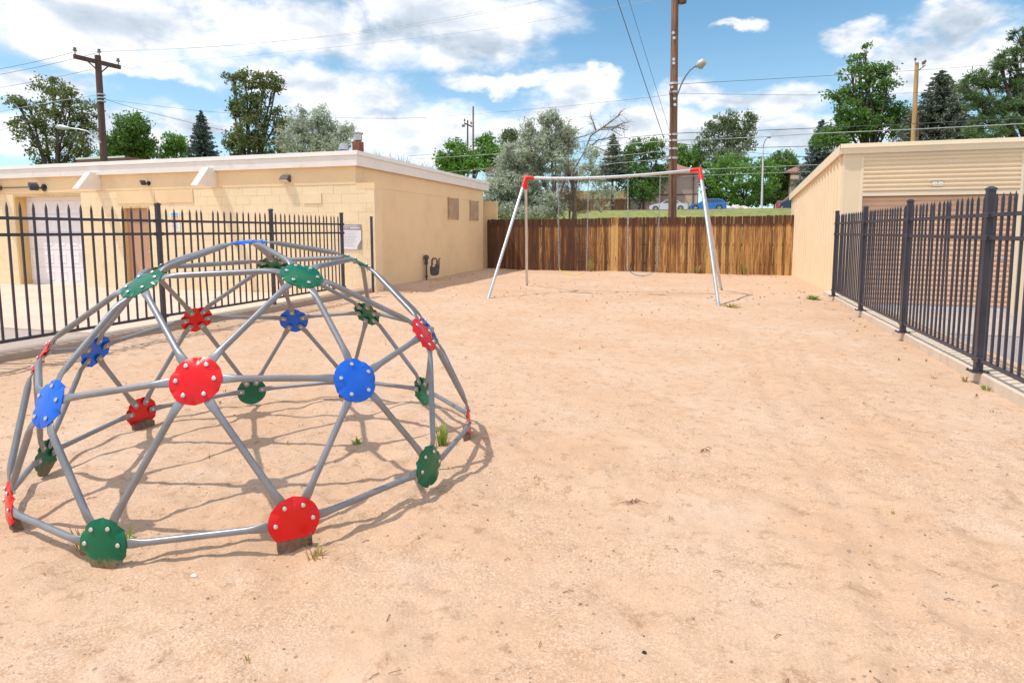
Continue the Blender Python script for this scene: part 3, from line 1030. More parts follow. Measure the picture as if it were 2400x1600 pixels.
def metal_fence(label, xf, posts, z_base, z_top, post_w, rails, per_bay, feet, bent=()):
    """runs along Y; xf(y) gives x; rails are z of the three rails"""
    y0 = posts[0]
    root = empty('picket_fence', (xf(y0), y0, z_base))
    tag(root, label, 'fence')
    off = Vector(root.location)
    pk = picket_mesh(z_top - 0.02 - (rails[2] - 0.02), 0.021)
    for i, y in enumerate(posts):
        m = MB()
        x = xf(y)
        w = post_w / 2
        zt = z_top + 0.02
        m.box(x - w - off.x, x + w - off.x, y - w - off.y, y + w - off.y, 0, zt - off.z)
        p = m.build('post', 'metal_dark', root, bevel=0.004)
        c = MB()
        w2 = w + 0.006
        zz = zt - off.z
        X, Y = x - off.x, y - off.y
        c.add([(X - w2, Y - w2, zz - 0.005), (X + w2, Y - w2, zz - 0.005), (X + w2, Y + w2, zz - 0.005), (X - w2, Y + w2, zz - 0.005),
               (X - w2, Y - w2, zz + 0.012), (X + w2, Y - w2, zz + 0.012), (X + w2, Y + w2, zz + 0.012), (X - w2, Y + w2, zz + 0.012),
               (X - w * .45, Y - w * .45, zz + 0.032), (X + w * .45, Y - w * .45, zz + 0.032), (X + w * .45, Y + w * .45, zz + 0.032), (X - w * .45, Y + w * .45, zz + 0.032)],
              [(0, 3, 2, 1), (0, 1, 5, 4), (1, 2, 6, 5), (2, 3, 7, 6), (3, 0, 4, 7), (4, 5, 9, 8), (5, 6, 10, 9), (6, 7, 11, 10), (7, 4, 8, 11), (8, 9, 10, 11)])
        c.build('post_cap', 'metal_dark', p)
        if feet:
            f = MB()
            f.box(X - w - 0.045, X + w + 0.045, Y - w - 0.045, Y + w + 0.045, 0.001, 0.010)
            for sx in (-1, 1):
                for sy in (-1, 1):
                    f.tube([(X + sx * (w + 0.03), Y + sy * (w + 0.03), 0.008), (X + sx * (w + 0.03), Y + sy * (w + 0.03), 0.026)], 0.008, 6)
            f.build('base_plate', 'metal_dark', p)
        for zr in rails:
            br = MB()
            br.box(X - w - 0.004, X + w + 0.004, Y - w - 0.035, Y + w + 0.035, zr - 0.026 - off.z, zr + 0.026 - off.z)
            br.build('bracket', 'metal_dark', p, bevel=0.005)
    for bay, (ya, yb) in enumerate(zip(posts[:-1], posts[1:])):
        w = post_w / 2
        for zr in rails:
            xa, xb = xf(ya + w), xf(yb - w)
            m = MB()
            h, t = 0.019, 0.017
            za, zb = zr - h - off.z, zr + h - off.z
            vs = []
            for (x, y) in ((xa, ya + w), (xb, yb - w)):
                for (dx, z) in ((-t, za), (t, za), (t, zb), (-t, zb)):
                    vs.append((x + dx - off.x, y - off.y, z))
            m.add(vs, [(0, 1, 2, 3), (4, 7, 6, 5), (0, 4, 5, 1), (1, 5, 6, 2), (2, 6, 7, 3), (3, 7, 4, 0)])
            m.build('rail', 'metal_dark', root, bevel=0.003)
        n = per_bay
        for j in range(n):
            t = (j + 1) / (n + 1)
            y = ya + (yb - ya) * t
            q = link('picket', pk, root)
            q.location = (xf(y) - off.x, y - off.y, rails[2] - 0.02 - off.z)
            q.rotation_euler = (random.gauss(0, 0.003), random.gauss(0, 0.003), random.uniform(-0.08, 0.08))
            if (bay, j) in bent:
                q.rotation_euler.x += bent[(bay, j)]
    return root


metal_fence('black spear-top metal fence on the concrete kerb in front of the cream block building', lambda y: -7.71,
            [2.15, 4.70, 7.25, 9.80, 12.22], 0.15, 1.935, 0.060, (1.715, 1.52, 0.275), 16, False, {(2, 5): 0.035, (2, 6): -0.03})
metal_fence('black spear-top metal fence on the low kerb in front of the tan storage unit', lambda y: 2.655 + 0.0225 * y,
            [-0.4, 2.10, 4.66, 7.16, 9.68, 12.18, 14.68], 0.115, 1.93, 0.068, (1.70, 1.475, 0.245), 17, True, {(3, 6): -0.045})
# gate post by the building's corner
gp = MB().box(-7.585, -7.535, 13.28, 13.33, 0.0, 1.90)
g = gp.build('gate_post', 'metal_dark', bevel=0.004)
tag(g, 'single black metal post standing beside the corner of the cream building', 'post')
MB().box(-7.59, -7.53, 13.275, 13.335, 1.90, 1.915).build('post_cap', 'metal_dark', g)


# ------------------------------------------------------------------ wooden fence at the back
def build_wood_fence():
    A, B = Vector((-8.02, 23.45, 0)), Vector((3.46, 23.12, 0))
    d = (B - A).normalized()
    rz = math.atan2(d.y, d.x)
    root = empty('wooden_fence', A, rz)
    tag(root, 'tall brown wooden picket fence with worn orange stain behind the swing frame', 'fence')
    L = (B - A).length
    shapes = {}

    def shape(w, mat):
        key = (w, mat)
        if key not in shapes:
            c = min(0.022, w * 0.25)
            poly = [(0, -0.2), (w, -0.2), (w, 2.0 - c), (w - c, 2.0), (c, 2.0), (0, 2.0 - c)]
            me = MB().prism(poly, 0, 0.017, 1).mesh('picket', mat)
            bev(me, 0.002)
            shapes[key] = me
        return shapes[key]
    x = 0.0
    i = 0
    while x < L - 0.05:
        w = random.choice((0.110, 0.118, 0.126, 0.134, 0.134))
        pale = 5.02 < x < 5.28
        q = link('picket', shape(w, 'picket_wood_pale' if pale else 'picket_wood'), root)
        px, py = A.x + d.x * x, A.y
        top = 2.03 + 0.06 * x / L + random.uniform(-0.014, 0.014) - (0.012 if (int(x / 2.44) % 2) else 0)
        q.location = (x, -0.02 + random.uniform(-0.006, 0.006), top - 2.0)
        q.rotation_euler = (random.uniform(-0.006, 0.006), random.uniform(-0.004, 0.004), random.uniform(-0.03, 0.03))
        x += w + random.choice((0.003, 0.005, 0.009))
        i += 1
    for z in (0.35, 1.05, 1.75):
        for s in range(5):
            a, b = s * 2.4, min((s + 1) * 2.4 - 0.01, L)
            MB().box(a, b, 0.01, 0.05, z - 0.045, z + 0.045).build('rail', 'rail_wood', root)
    for s in range(6):
        a = min(s * 2.4, L - 0.1)
        MB().box(a - 0.045, a + 0.045, 0.051, 0.14, -0.3, 1.95).build('post', 'rail_wood', root)


build_wood_fence()


# ------------------------------------------------------------------ cream block building on the left
YF, XS = 13.5, -8.08


def xat(px, py=520, y=YF):
    return at_y(px, py, y).x


def zat(px, py, y=YF):
    return at_y(px, py, y).z


def build_cream():
    root = empty('block_building', (-14, YF, PL))
    tag(root, 'low cream block building with flat white-edged roof on the left', 'building')
    off = Vector(root.location)

    def part(m, name, mat, parent=root, smooth=None, bevel=0.0):
        m.v = [(x - off.x, y - off.y, z - off.z) for x, y, z in m.v]
        return m.build(name, mat, parent, smooth, bevel)
    gx0, gx1, gz = xat(35), xat(193), zat(120, 455)
    dx0, dx1, dz = xat(288), xat(351), zat(320, 483)
    top = 2.72
    wl, wr = -27.0, -7.57
    # backing with the openings left free
    m = MB()
    for (a, b, z0, z1) in ((wl, gx0, PL, top), (gx0, gx1, gz, top), (gx1, dx0, PL, top), (dx0, dx1, dz, top), (dx1, wr + 0.004, PL, top)):
        m.box(a, b, YF + 0.007, YF + 0.35, z0 - (0.2 if z0 == PL else 0), z1)
    wall = part(m, 'front_wall', 'cream_joint')
    # blocks in running bond
    ch, bl = (top - PL) / 12, 0.46
    cache = {}
    nblk = 0
    for r in range(12):
        z0, z1 = PL + r * ch, PL + (r + 1) * ch
        x = wr
        first = True
        while x > -21.2:
            w = bl / 2 if (first and r % 2) else bl
            first = False
            segs = [(x - w, x)]
            for (oa, ob, oz) in ((gx0, gx1, gz), (dx0, dx1, dz)):
                if z0 < oz - 0.10:
                    out = []
                    for a, b in segs:
                        if b <= oa or a >= ob:
                            out.append((a, b))
                        else:
                            if a < oa - 0.05:
                                out.append((a, oa))
                            if b > ob + 0.05:
                                out.append((ob, b))
                    segs = out
            for a, b in segs:
                key = round(b - a, 2)
                if key not in cache:
                    me = MB().box(0.002, key - 0.002, 0, 0.03, 0.002, ch - 0.002).mesh('block', 'cream_block')
                    bev(me, 0.0035)
                    cache[key] = me
                q = link('block', cache[key], wall)
                q.location = (a - off.x, YF + random.uniform(-0.0015, 0.0015) - off.y, z0 - off.z)
                nblk += 1
            x -= w
    print('blocks', nblk)
    # right return of the wing wall and its plain cap
    part(MB().box(XS + 0.001, wr - 0.0, YF + 0.032, YF + 0.36, -0.3, top - 0.001), 'wing_wall', 'cream_stucco')
    part(MB().box(XS + 0.001, wr + 0.012, YF - 0.006, YF + 0.368, top - 0.12, top + 0.03), 'wing_cap', 'cream_stucco')
    part(MB().box(wl, XS + 0.0, YF - 0.008, YF + 0.40, top + 0.001, 3.175), 'upper_band', 'cream_stucco')
    part(MB().box(XS - 0.35, XS, YF + 0.401, 23.05, -0.4, 2.70), 'side_wall', 'cream_stucco')
    part(MB().box(XS - 0.35, XS + 0.008, YF + 0.401, 23.055, 2.701, 3.175), 'side_band', 'cream_stucco')
    part(MB().box(-20, XS - 0.35, 22.7, 23.05, -0.4, 3.175), 'rear_wall', 'cream_stucco')
    part(MB().box(XS - 0.30, -7.70, 23.62, 23.80, -0.3, 2.76), 'rear_stub_wall', 'cream_stucco')
    # proud patch and the panel above the door
    part(MB().box(-9.61, -9.07, YF - 0.022, YF - 0.002, 2.26, 2.53), 'wall_patch', 'cream_block', bevel=0.004)
    part(MB().box(xat(278), xat(366), YF - 0.018, YF - 0.0025, 2.35, 2.70), 'lintel_panel', 'cream_stucco', bevel=0.003)
    part(MB().box(xat(367), xat(456), YF - 0.018, YF - 0.0025, 2.35, 2.70), 'lintel_panel', 'cream_stucco', bevel=0.003)
    # roof
    FX, FY = -7.98, 13.40
    roof = part(MB().box(wl, FX - 0.03, FY + 0.03, 23.5, 3.18, 3.49), 'roof', 'roof_felt')
    part(MB().box(wl, FX - 0.042, FY + 0.032, YF - 0.009, 3.172, 3.1795), 'soffit', 'soffit_bounce_tint')
    joints = [wl, -22.6, -17.75, -12.9, FX]
    for a, b in zip(joints[:-1], joints[1:]):
        part(MB().box(a + 0.002, b - 0.001, FY, FY + 0.029, 3.165, 3.425), 'fascia_board', 'fascia_paint', roof, bevel=0.004)
        part(MB().prism([(FY - 0.03, 3.428), (FY + 0.06, 3.428), (FY + 0.06, 3.535), (FY - 0.022, 3.535)], a + 0.001, b + (0.03 if b == FX else -0.001), 0), 'drip_edge', 'fascia_metal', roof)
    js = [FY + 0.03, 18.2, 23.5]
    for a, b in zip(js[:-1], js[1:]):
        part(MB().box(FX - 0.029, FX, a, b - 0.002, 3.165, 3.425), 'fascia_board', 'fascia_paint', roof, bevel=0.004)
        part(MB().prism([(FX + 0.028, 3.428), (FX - 0.06, 3.428), (FX - 0.06, 3.533), (FX + 0.02, 3.533)], a + 0.032, b - 0.001, 1), 'drip_edge', 'fascia_metal', roof)
    # beam ends with a sloping cut, standing out through the fascia
    for xr in (-20.41, -16.34, -12.27):
        part(MB().prism([(YF - 0.009, 2.745), (12.78, 2.745), (13.20, 3.235), (13.37, 3.235), (13.37, 3.16), (YF - 0.009, 3.16)], xr - 0.21, xr, 0), 'beam_end', 'beam_paint', bevel=0.006)
    # garage door set back in a deep reveal
    for (a, b, z0, z1) in ((gx0 + 0.001, gx0 + 0.05, PL, gz - 0.001), (gx1 - 0.02, gx1 - 0.001, PL, gz - 0.001)):
        part(MB().box(a, b, YF + 0.01, YF + 0.345, z0, z1), 'door_jamb', 'yellow_jamb')
    part(MB().box(gx0 + 0.051, gx1 - 0.021, YF + 0.01, YF + 0.345, gz - 0.05, gz - 0.001), 'door_head', 'yellow_jamb')
    a, b = gx0 + 0.051, gx1 - 0.021
    gd = part(MB().box(a, b, YF + 0.345, YF + 0.39, PL, gz - 0.05), 'garage_door', 'garage_white')
    rows, cols = 5, 5
    hh, ww = (gz - 0.05 - PL) / rows, (b - a) / cols
    pm = None
    for r in range(rows):
        if r:
            part(MB().box(a, b, YF + 0.339, YF + 0.3449, PL + r * hh - 0.006, PL + r * hh + 0.006), 'section_joint', 'notice_text', gd)
        for c in range(cols):
            if pm is None:
                pw, ph = ww * 0.68, hh * 0.55
                mm = MB()
                mm.add([(0, 0, 0), (pw, 0, 0), (pw, 0, ph), (0, 0, ph), (0.03, -0.014, 0.03), (pw - 0.03, -0.014, 0.03), (pw - 0.03, -0.014, ph - 0.03), (0.03, -0.014, ph - 0.03),
                        (0.05, -0.003, 0.05), (pw - 0.05, -0.003, 0.05), (pw - 0.05, -0.003, ph - 0.05), (0.05, -0.003, ph - 0.05)],
                       [(0, 1, 5, 4), (1, 2, 6, 5), (2, 3, 7, 6), (3, 0, 4, 7), (4, 5, 9, 8), (5, 6, 10, 9), (6, 7, 11, 10), (7, 4, 8, 11), (8, 9, 10, 11)])
                pm = mm.mesh('panel', 'garage_white')
            q = link('panel', pm, gd)
            q.location = (a + (c + 0.16) * ww - off.x, YF + 0.3435 - off.y, PL + (r + 0.22) * hh - off.z)
    # brown door
    for (a, b) in ((dx0 + 0.001, dx0 + 0.055), (dx1 - 0.055, dx1 - 0.001)):
        part(MB().box(a, b, YF - 0.004, YF + 0.15, PL, dz - 0.06), 'door_jamb', 'yellow_jamb')
    part(MB().box(dx0 + 0.001, dx1 - 0.001, YF - 0.004, YF + 0.15, dz - 0.059, dz - 0.001), 'door_head', 'yellow_jamb')
    dr = part(MB().box(dx0 + 0.056, dx1 - 0.056, YF + 0.10, YF + 0.145, PL + 0.01, dz - 0.061), 'door', 'door_brown', bevel=0.003)
    part(MB().tube([(dx1 - 0.13, YF + 0.10, 1.0), (dx1 - 0.13, YF + 0.04, 1.0)], 0.03, 10), 'door_knob', 'lamp_steel', dr, smooth=40)
    # shutters over two openings in the side wall
    for (y0, y1) in ((19.43, 20.28), (21.55, 22.35)):
        z0, z1 = 1.98, 2.69
        sh = part(MB().box(XS - 0.001, XS + 0.045, y0, y1, z0, z1), 'shutter', 'shutter_tan', bevel=0.006)
        for (ya, yb, za, zb) in ((y0 - 0.03, y0 + 0.02, z0 - 0.02, z1 + 0.03), (y1 - 0.03, y1 + 0.02, z0 - 0.02, z1 + 0.02)):
            part(MB().box(XS + 0.001, XS + 0.056, ya, yb, za, zb), 'shutter_rail', 'shutter_tan', sh)
        for zz in (z0 + 0.01, z1 - 0.0):
            part(MB().tube([(XS + 0.05, y0 - 0.03, zz), (XS + 0.085, y0 - 0.03, zz)], 0.035, 8), 'hinge', 'yellow_jamb', sh)
    # chimney and cowl on the roof
    c = at_y(839, 340, 15.0)
    ck = MB()
    pts = [(0.15, -0.35), (0.15, 0.02), (0.135, 0.02), (0.135, 0.23), (0.155, 0.235), (0.155, 0.245)]
    b = part(MB().box(c.x - 0.115, c.x + 0.115, c.y - 0.115, c.y + 0.115, 3.45, 4.00), 'chimney', 'brick_red', roof, bevel=0.01)
    part(MB().tube([(c.x, c.y, 4.02), (c.x, c.y, 4.03), (c.x, c.y, 4.20), (c.x, c.y, 4.202), (c.x, c.y, 4.235), (c.x, c.y, 4.26)], [0.09, 0.12, 0.12, 0.15, 0.155, 0.05], 14), 'chimney_cap', 'chimney_steel', roof, smooth=35)
    c = at_y(805, 343, 15.6)
    part(MB().tube([(c.x, c.y, 3.48), (c.x, c.y, 3.86), (c.x, c.y, 3.88), (c.x, c.y, 4.06), (c.x, c.y, 4.09)], [0.10, 0.10, 0.15, 0.10, 0.02], 8), 'roof_vent', 'chimney_steel', roof)
    return root


build_cream()


def flood_light(label, px, py, size, mat, tilt, arm=True):
    c = at_y(px, py, YF - 0.009)
    root = empty('flood_light', c)
    tag(root, label, 'light', 'lights under the eave of the cream building')
    s = size
    MB().tube([(0, 0.0, 0), (0, -0.02, 0)], s * 0.42, 12).build('wall_plate', mat, root, smooth=40)
    MB().tube([(0, -0.02, 0), (0, -s * 0.5, -0.02), (-s * 0.25, -s * 0.8, 0.02)], s * 0.10, 8).build('arm', mat, root, smooth=40)
    m = MB()
    prof = [(-0.5, -0.10), (0.45, -0.36), (0.62, -0.22), (0.60, 0.12), (0.2, 0.34), (-0.42, 0.30), (-0.56, 0.12)]
    m.prism([(x * s, z * s) for x, z in prof], -s * 0.42, s * 0.42, 0)
    h = m.build('housing', mat, root, bevel=s * 0.07)
    h.location = (-s * 0.30, -s * 1.0, s * 0.12)
    h.rotation_euler = (R(-tilt), 0, R(-115))
    g = MB().prism([(x * s, z * s) for x, z in ((-0.40, -0.155), (0.40, -0.365), (0.40, -0.38), (-0.40, -0.175))], -s * 0.32, s * 0.32, 0).build('lens', 'lamp_glass', h)


flood_light('big black floodlight over the white garage door', 104, 440, 0.26, 'lamp_black', 25)
flood_light('small black floodlight between the two white beam ends', 349, 430, 0.15, 'lamp_black', 30)
# little bronze wall pack further right
c = at_y(672, 419, YF - 0.009)
wp = empty('wall_light', c)
tag(wp, 'small bronze wall light near the corner of the cream building', 'light', 'lights under the eave of the cream building')
MB().prism([(0, 0.10), (-0.10, 0.06), (-0.15, -0.03), (-0.02, -0.09), (0, -0.09)], -0.13, 0.13, 0).build('housing', 'lamp_bronze', wp, bevel=0.012)
MB().prism([(-0.152, -0.034), (-0.022, -0.094), (-0.024, -0.104), (-0.150, -0.046)], -0.10, 0.10, 0).build('lens', 'lamp_glass', wp)
c0 = at_y(4, 441, YF - 0.009)
c1 = at_y(92, 438, YF - 0.009)
tag(MB().tube([(c0.x - 3, YF - 0.03, c0.z), (c1.x, YF - 0.03, c1.z)], 0.014, 6).build('conduit', 'lamp_bronze'), 'thin brown conduit running along the wall to the big floodlight', 'conduit')
jb = at_y(2, 441, YF - 0.009)
tag(MB().tube([(jb.x, YF - 0.008, jb.z), (jb.x, YF - 0.10, jb.z)], 0.07, 10).build('junction_box', 'lamp_bronze', smooth=40), 'round dark junction box on the eave wall at the left edge', 'box')


# notices on the wall
def text_mesh(name, body, size, mat, parent, loc, rot=(R(90), 0, 0), depth=0.002):
    cu = bpy.data.curves.new(name, 'FONT')
    cu.body = body
    cu.size = size
    cu.extrude = depth
    cu.align_x = 'CENTER'
    cu.align_y = 'CENTER'
    t = bpy.data.objects.new(name + '_curve', cu)
    col.objects.link(t)
    bpy.context.view_layer.update()
    me = bpy.data.meshes.new_from_object(t.evaluated_get(bpy.context.evaluated_depsgraph_get()))
    bpy.data.objects.remove(t)
    me.materials.clear()
    me.materials.append(MATS[mat])
    o = link(name, me, parent)
    o.location = loc
    o.rotation_euler = rot
    return o


def notice():
    a, b = at_y(800, 526, YF - 0.015), at_y(848, 585, YF - 0.015)
    W, H = b.x - a.x + 0.06, a.z - b.z
    n = empty('notice_board', (b.x - W, YF - 0.016, b.z))
    tag(n, 'white notice with a grey header and a curled corner on the cream block wall', 'notice')
    MB().box(0, W, 0, 0.012, 0, H).build('backing', 'notice_header', n)
    # sheet with its lower right corner lifted off
    poly = [(0.005, 0.005), (W * 0.80, 0.005), (W - 0.006, H * 0.40), (W - 0.006, H * 0.765), (0.005, H * 0.765)]
    MB().prism(poly, -0.006, -0.001, 1).build('sheet', 'notice_sheet', n)
    MB().add([(W * 0.80, -0.006, 0.005), (W - 0.006, -0.006, H * 0.40), (W * 0.84, -0.05, H * 0.16)], [(0, 1, 2)]).build('curled_corner', 'notice_sheet', n)
    for i in range(10):
        z = H * 0.70 - i * H * 0.062
        w = W * (0.62 if i % 3 else 0.72) - (0.1 * W if i > 6 else 0)
        MB().box(W * 0.10, W * 0.10 + w, -0.0085, -0.0062, z - 0.006, z + 0.004).build('text_line', 'notice_text', n)
    MB().box(W * 0.18, W * 0.80, -0.0035, -0.001, H * 0.935, H * 0.955).build('text_line', 'notice_sheet', n)
    text_mesh('lettering', '& PET', 0.075, 'notice_sheet', n, (W * 0.30, -0.002, H * 0.86))
    MB().box(W * 0.50, W * 0.92, -0.0035, -0.001, H * 0.84, H * 0.885).build('text_line', 'notice_sheet', n)


notice()
for (x0, y0, x1, y1, lab, kind) in ((399, 497, 420, 511, 'small white sign with a blue picture beside the brown door', 0), (400, 519, 423, 542, 'small white lettered sign below the blue one beside the brown door', 1)):
    a, b = at_y(x0, y0, YF - 0.006), at_y(x1, y1, YF - 0.006)
    W, H = b.x - a.x, a.z - b.z
    s = empty('wall_sign', (a.x, YF - 0.006, b.z))
    tag(s, lab, 'sign', 'little signs beside the brown door')
    MB().box(0, W, -0.006, 0.003, 0, H).build('panel', 'plaque_white', s)
    if kind == 0:
        MB().box(W * 0.1, W * 0.9, -0.009, -0.0062, H * 0.35, H * 0.85).build('picture', 'sign_blue', s)
        MB().box(W * 0.1, W * 0.9, -0.009, -0.0062, H * 0.08, H * 0.25).build('text_line', 'sign_red', s)
    else:
        for i in range(5):
            MB().box(W * 0.12, W * (0.85 if i % 2 else 0.7), -0.009, -0.0062, H * (0.82 - i * 0.17), H * (0.90 - i * 0.17)).build('text_line', 'sign_red' if i in (0, 2) else 'notice_text', s)


# gas meter by the side wall
def gas_meter():
    y0 = 17.45
    root = empty('gas_meter', (XS + 0.28, y0, sz(-7.8, y0)))
    tag(root, 'grey gas meter with pipes against the shaded side wall', 'gas meter')
    b = MB()
    poly = []
    for i in range(16):
        an = 2 * math.pi * i / 16
        cx, sx = math.cos(an), math.sin(an)
        poly.append((0.13 * math.copysign(abs(cx) ** 0.6, cx) + 0.06, 0.17 * math.copysign(abs(sx) ** 0.6, sx) + 0.30))
    b.prism(poly, -0.10, 0.10, 1)
    body = b.build('body', 'meter_grey', root, smooth=30)
    m = MB()
    for s in (-0.02, 0.14):
        m.tube([(s, 0, 0.45), (s, 0, 0.56)], 0.030, 8)
    m.build('collar', 'meter_grey', body, smooth=40)
    MB().box(0.0, 0.12, -0.125, -0.101, 0.40, 0.49).build('index_box', 'meter_grey', body, bevel=0.01)
    MB().box(0.025, 0.095, -0.133, -0.126, 0.415, 0.475).build('dial', 'meter_dial', body)
    MB().tube([(0.14, 0, 0.56), (0.14, 0, 0.62), (0.10, 0, 0.67), (0.02, 0, 0.67), (-0.02, 0, 0.62), (-0.02, 0, 0.56)], 0.024, 8).build('pipe_loop', 'meter_grey', root, smooth=50)
    MB().tube([(0.19, 0.05, 0.35), (0.19, 0.05, 0.64), (0.19, 0.2, 0.66)], 0.022, 8).build('outlet_pipe', 'meter_grey', root, smooth=50)
    m = MB()
    m.tube([(-0.20, 0, -0.05), (-0.20, 0, 0.48)], 0.026, 8)
    m.tube([(-0.20, 0, 0.08), (-0.20, 0, 0.13)], 0.05, 8)
    m.tube([(-0.20, 0, 0.46), (-0.20, 0, 0.52), (-0.20, 0, 0.62), (-0.20, 0, 0.66), (-0.19, 0, 0.74)], [0.026, 0.06, 0.045, 0.06, 0.045], 10)
    m.build('riser', 'meter_grey', root, smooth=40)
    m = MB()
    m.tube([(-0.19, -0.10, 0.70), (-0.19, -0.06, 0.70), (-0.19, -0.02, 0.70), (-0.19, 0.06, 0.70)], [0.05, 0.085, 0.085, 0.05], 12)
    m.build('regulator', 'meter_grey', root, smooth=40)
    root.rotation_euler = (0, 0, R(12))


gas_meter()
t = MB()
t.tube([(XS, 18.05, 0.62), (XS + 0.07, 18.05, 0.62), (XS + 0.10, 18.05, 0.58)], 0.016, 6)
t.tube([(XS + 0.05, 18.0, 0.65), (XS + 0.05, 18.1, 0.65)], 0.02, 6)
tag(t.build('garden_tap', 'yellow_jamb', smooth=50), 'small tap on the side wall right of the gas meter', 'tap')


# ------------------------------------------------------------------ tan storage unit on the right
def build_storage():
    X0, Y0, Y1 = 3.40, 16.30, 23.9
    root = empty('storage_unit', (X0, Y0, PR))
    tag(root, 'tan metal storage unit with ribbed side and brown roller door behind the right fence', 'building')
    off = Vector(root.location)

    def part(m, name, mat, parent=root, smooth=None, bevel=0.0):
        m.v = [(x - off.x, y - off.y, z - off.z) for x, y, z in m.v]
        return m.build(name, mat, parent, smooth, bevel)
    sl = 0.092
    zr = lambda y: 3.56 - sl * (y - 16.22)
    # ribbed side wall in sheets three ribs wide
    pitch = 0.36
    y = Y0 + 0.02
    while y < Y1 - 0.2:
        yb = min(y + pitch * 3, Y1)
        prof = []
        c = y
        while c < yb - 0.01:
            prof += [(c, 0.0), (c + pitch * 0.58, 0.0), (c + pitch * 0.66, -0.048), (c + pitch * 0.90, -0.048), (c + pitch * 0.98, 0.0)]
            c += pitch
        prof.append((yb, 0.0))
        vs = [(X0 + q, p, PR) for p, q in prof] + [(X0 + q, p, zr(p) - 0.12) for p, q in prof]
        n = len(prof)
        vs += [(X0 + 0.05, prof[0][0], PR), (X0 + 0.05, prof[-1][0], PR), (X0 + 0.05, prof[0][0], zr(prof[0][0]) - 0.12), (X0 + 0.05, prof[-1][0], zr(prof[-1][0]) - 0.12)]
        fs = [(i, i + 1, n + i + 1, n + i) for i in range(n - 1)]
        fs += [(2 * n, 2 * n + 2, 2 * n + 3, 2 * n + 1), (0, n, 2 * n + 2, 2 * n), (n - 1, 2 * n + 1, 2 * n + 3, 2 * n - 1)]
        part(MB().add(vs, fs), 'wall_sheet', 'storage_tan')
        y = yb
    part(MB().box(X0 - 0.012, X0 + 0.03, Y0 - 0.003, Y0 + 0.019, PR, 3.38), 'corner_trim', 'storage_trim')
    # roof sheet and trims
    for nm, mat, (x0, x1, dz0, dz1, ya, yb) in (
            ('roof', 'roof_felt', (X0 - 0.06, 19.9, -0.07, 0.006, 16.24, 24.0)),
            ('eave_trim', 'storage_trim', (X0 - 0.105, X0 - 0.062, -0.20, 0.02, 16.215, 24.05))):
        part(MB().add([(x0, ya, zr(ya) + dz0), (x1, ya, zr(ya) + dz0), (x1, yb, zr(yb) + dz0), (x0, yb, zr(yb) + dz0),
                       (x0, ya, zr(ya) + dz1), (x1, ya, zr(ya) + dz1), (x1, yb, zr(yb) + dz1), (x0, yb, zr(yb) + dz1)],
                      [(0, 3, 2, 1), (4, 5, 6, 7), (0, 1, 5, 4), (1, 2, 6, 5), (2, 3, 7, 6), (3, 0, 4, 7)]), nm, mat)
    part(MB().add([(X0 - 0.0615, 16.24, zr(16.24) - 0.195), (X0 + 0.02, 16.24, zr(16.24) - 0.115), (X0 + 0.02, 24, zr(24) - 0.115), (X0 - 0.0615, 24, zr(24) - 0.195),
                   (X0 - 0.0615, 16.24, zr(16.24) - 0.190), (X0 + 0.02, 16.24, zr(16.24) - 0.110), (X0 + 0.02, 24, zr(24) - 0.110), (X0 - 0.0615, 24, zr(24) - 0.190)],
                  [(0, 3, 2, 1), (4, 5, 6, 7), (0, 1, 5, 4), (1, 2, 6, 5), (2, 3, 7, 6), (3, 0, 4, 7)]), 'eave_soffit', 'storage_tan')
    part(MB().prism([(16.19, 3.585), (16.26, 3.585), (16.26, 3.36), (16.235, 3.355), (16.215, 3.47), (16.175, 3.49)], X0 - 0.105, 20, 0), 'front_fascia', 'storage_trim')
    # front: bays with a louvred header above each roller door
    part(MB().box(X0 + 0.031, 20, Y0 - 0.002, Y0 + 0.05, 3.275, 3.40), 'head_trim', 'storage_tan')
    bay_w, jw = 3.11, 0.40
    x = X0 + 0.031
    slat_me, ridge_me = None, None
    for bay in range(4):
        xl = x + (jw if bay == 0 else 0.46)
        xr = xl + bay_w
        part(MB().box(x, xl - 0.06, Y0, Y0 + 0.05, PR, 3.274), 'pier', 'storage_tan')
        part(MB().box(xl - 0.06, xl - 0.001, Y0 - 0.010, Y0 + 0.10, PR, 3.274), 'door_trim', 'storage_trim')
        part(MB().box(xr + 0.001, xr + 0.06, Y0 - 0.010, Y0 + 0.10, PR, 3.274), 'door_trim', 'storage_trim')
        part(MB().box(xl, xr, Y0 - 0.006, Y0 + 0.06, 2.36, 2.455), 'header_trim', 'storage_trim')
        # header of horizontal ribs
        h = part(MB().box(xl, xr, Y0 + 0.02, Y0 + 0.05, 2.456, 3.274), 'header_panel', 'storage_tan')
        if ridge_me is None:
            hp = 0.102
            pr = [(0.02, 0.0), (-0.006, 0.016), (-0.022, 0.034), (-0.022, 0.060), (0.012, 0.080), (0.02, 0.10)]
            ridge_me = MB().prism([(p, q) for p, q in pr], 0, bay_w, 0).mesh('rib', 'storage_tan')
        for i in range(8):
            q = link('rib', ridge_me, h)
            q.location = (xl - off.x, Y0 - off.y, 2.458 + i * hp - off.z)
        door = part(MB().box(xl, xr, Y0 + 0.115, Y0 + 0.13, PR + 0.10, 2.36), 'roller_door', 'roller_brown')
        if slat_me is None:
            sp = (2.36 - PR - 0.10) / 22
            pr = [(0.114, 0.0), (0.108, 0.004), (0.090, sp * 0.25), (0.086, sp * 0.5), (0.090, sp * 0.75), (0.108, sp - 0.004), (0.114, sp)]
            slat_me = MB().prism(pr, 0, bay_w, 0).mesh('slat', 'roller_brown', 60)
        for i in range(22):
            q = link('slat', slat_me, door)
            q.location = (xl - off.x, Y0 - off.y, PR + 0.10 + i * sp - off.z)
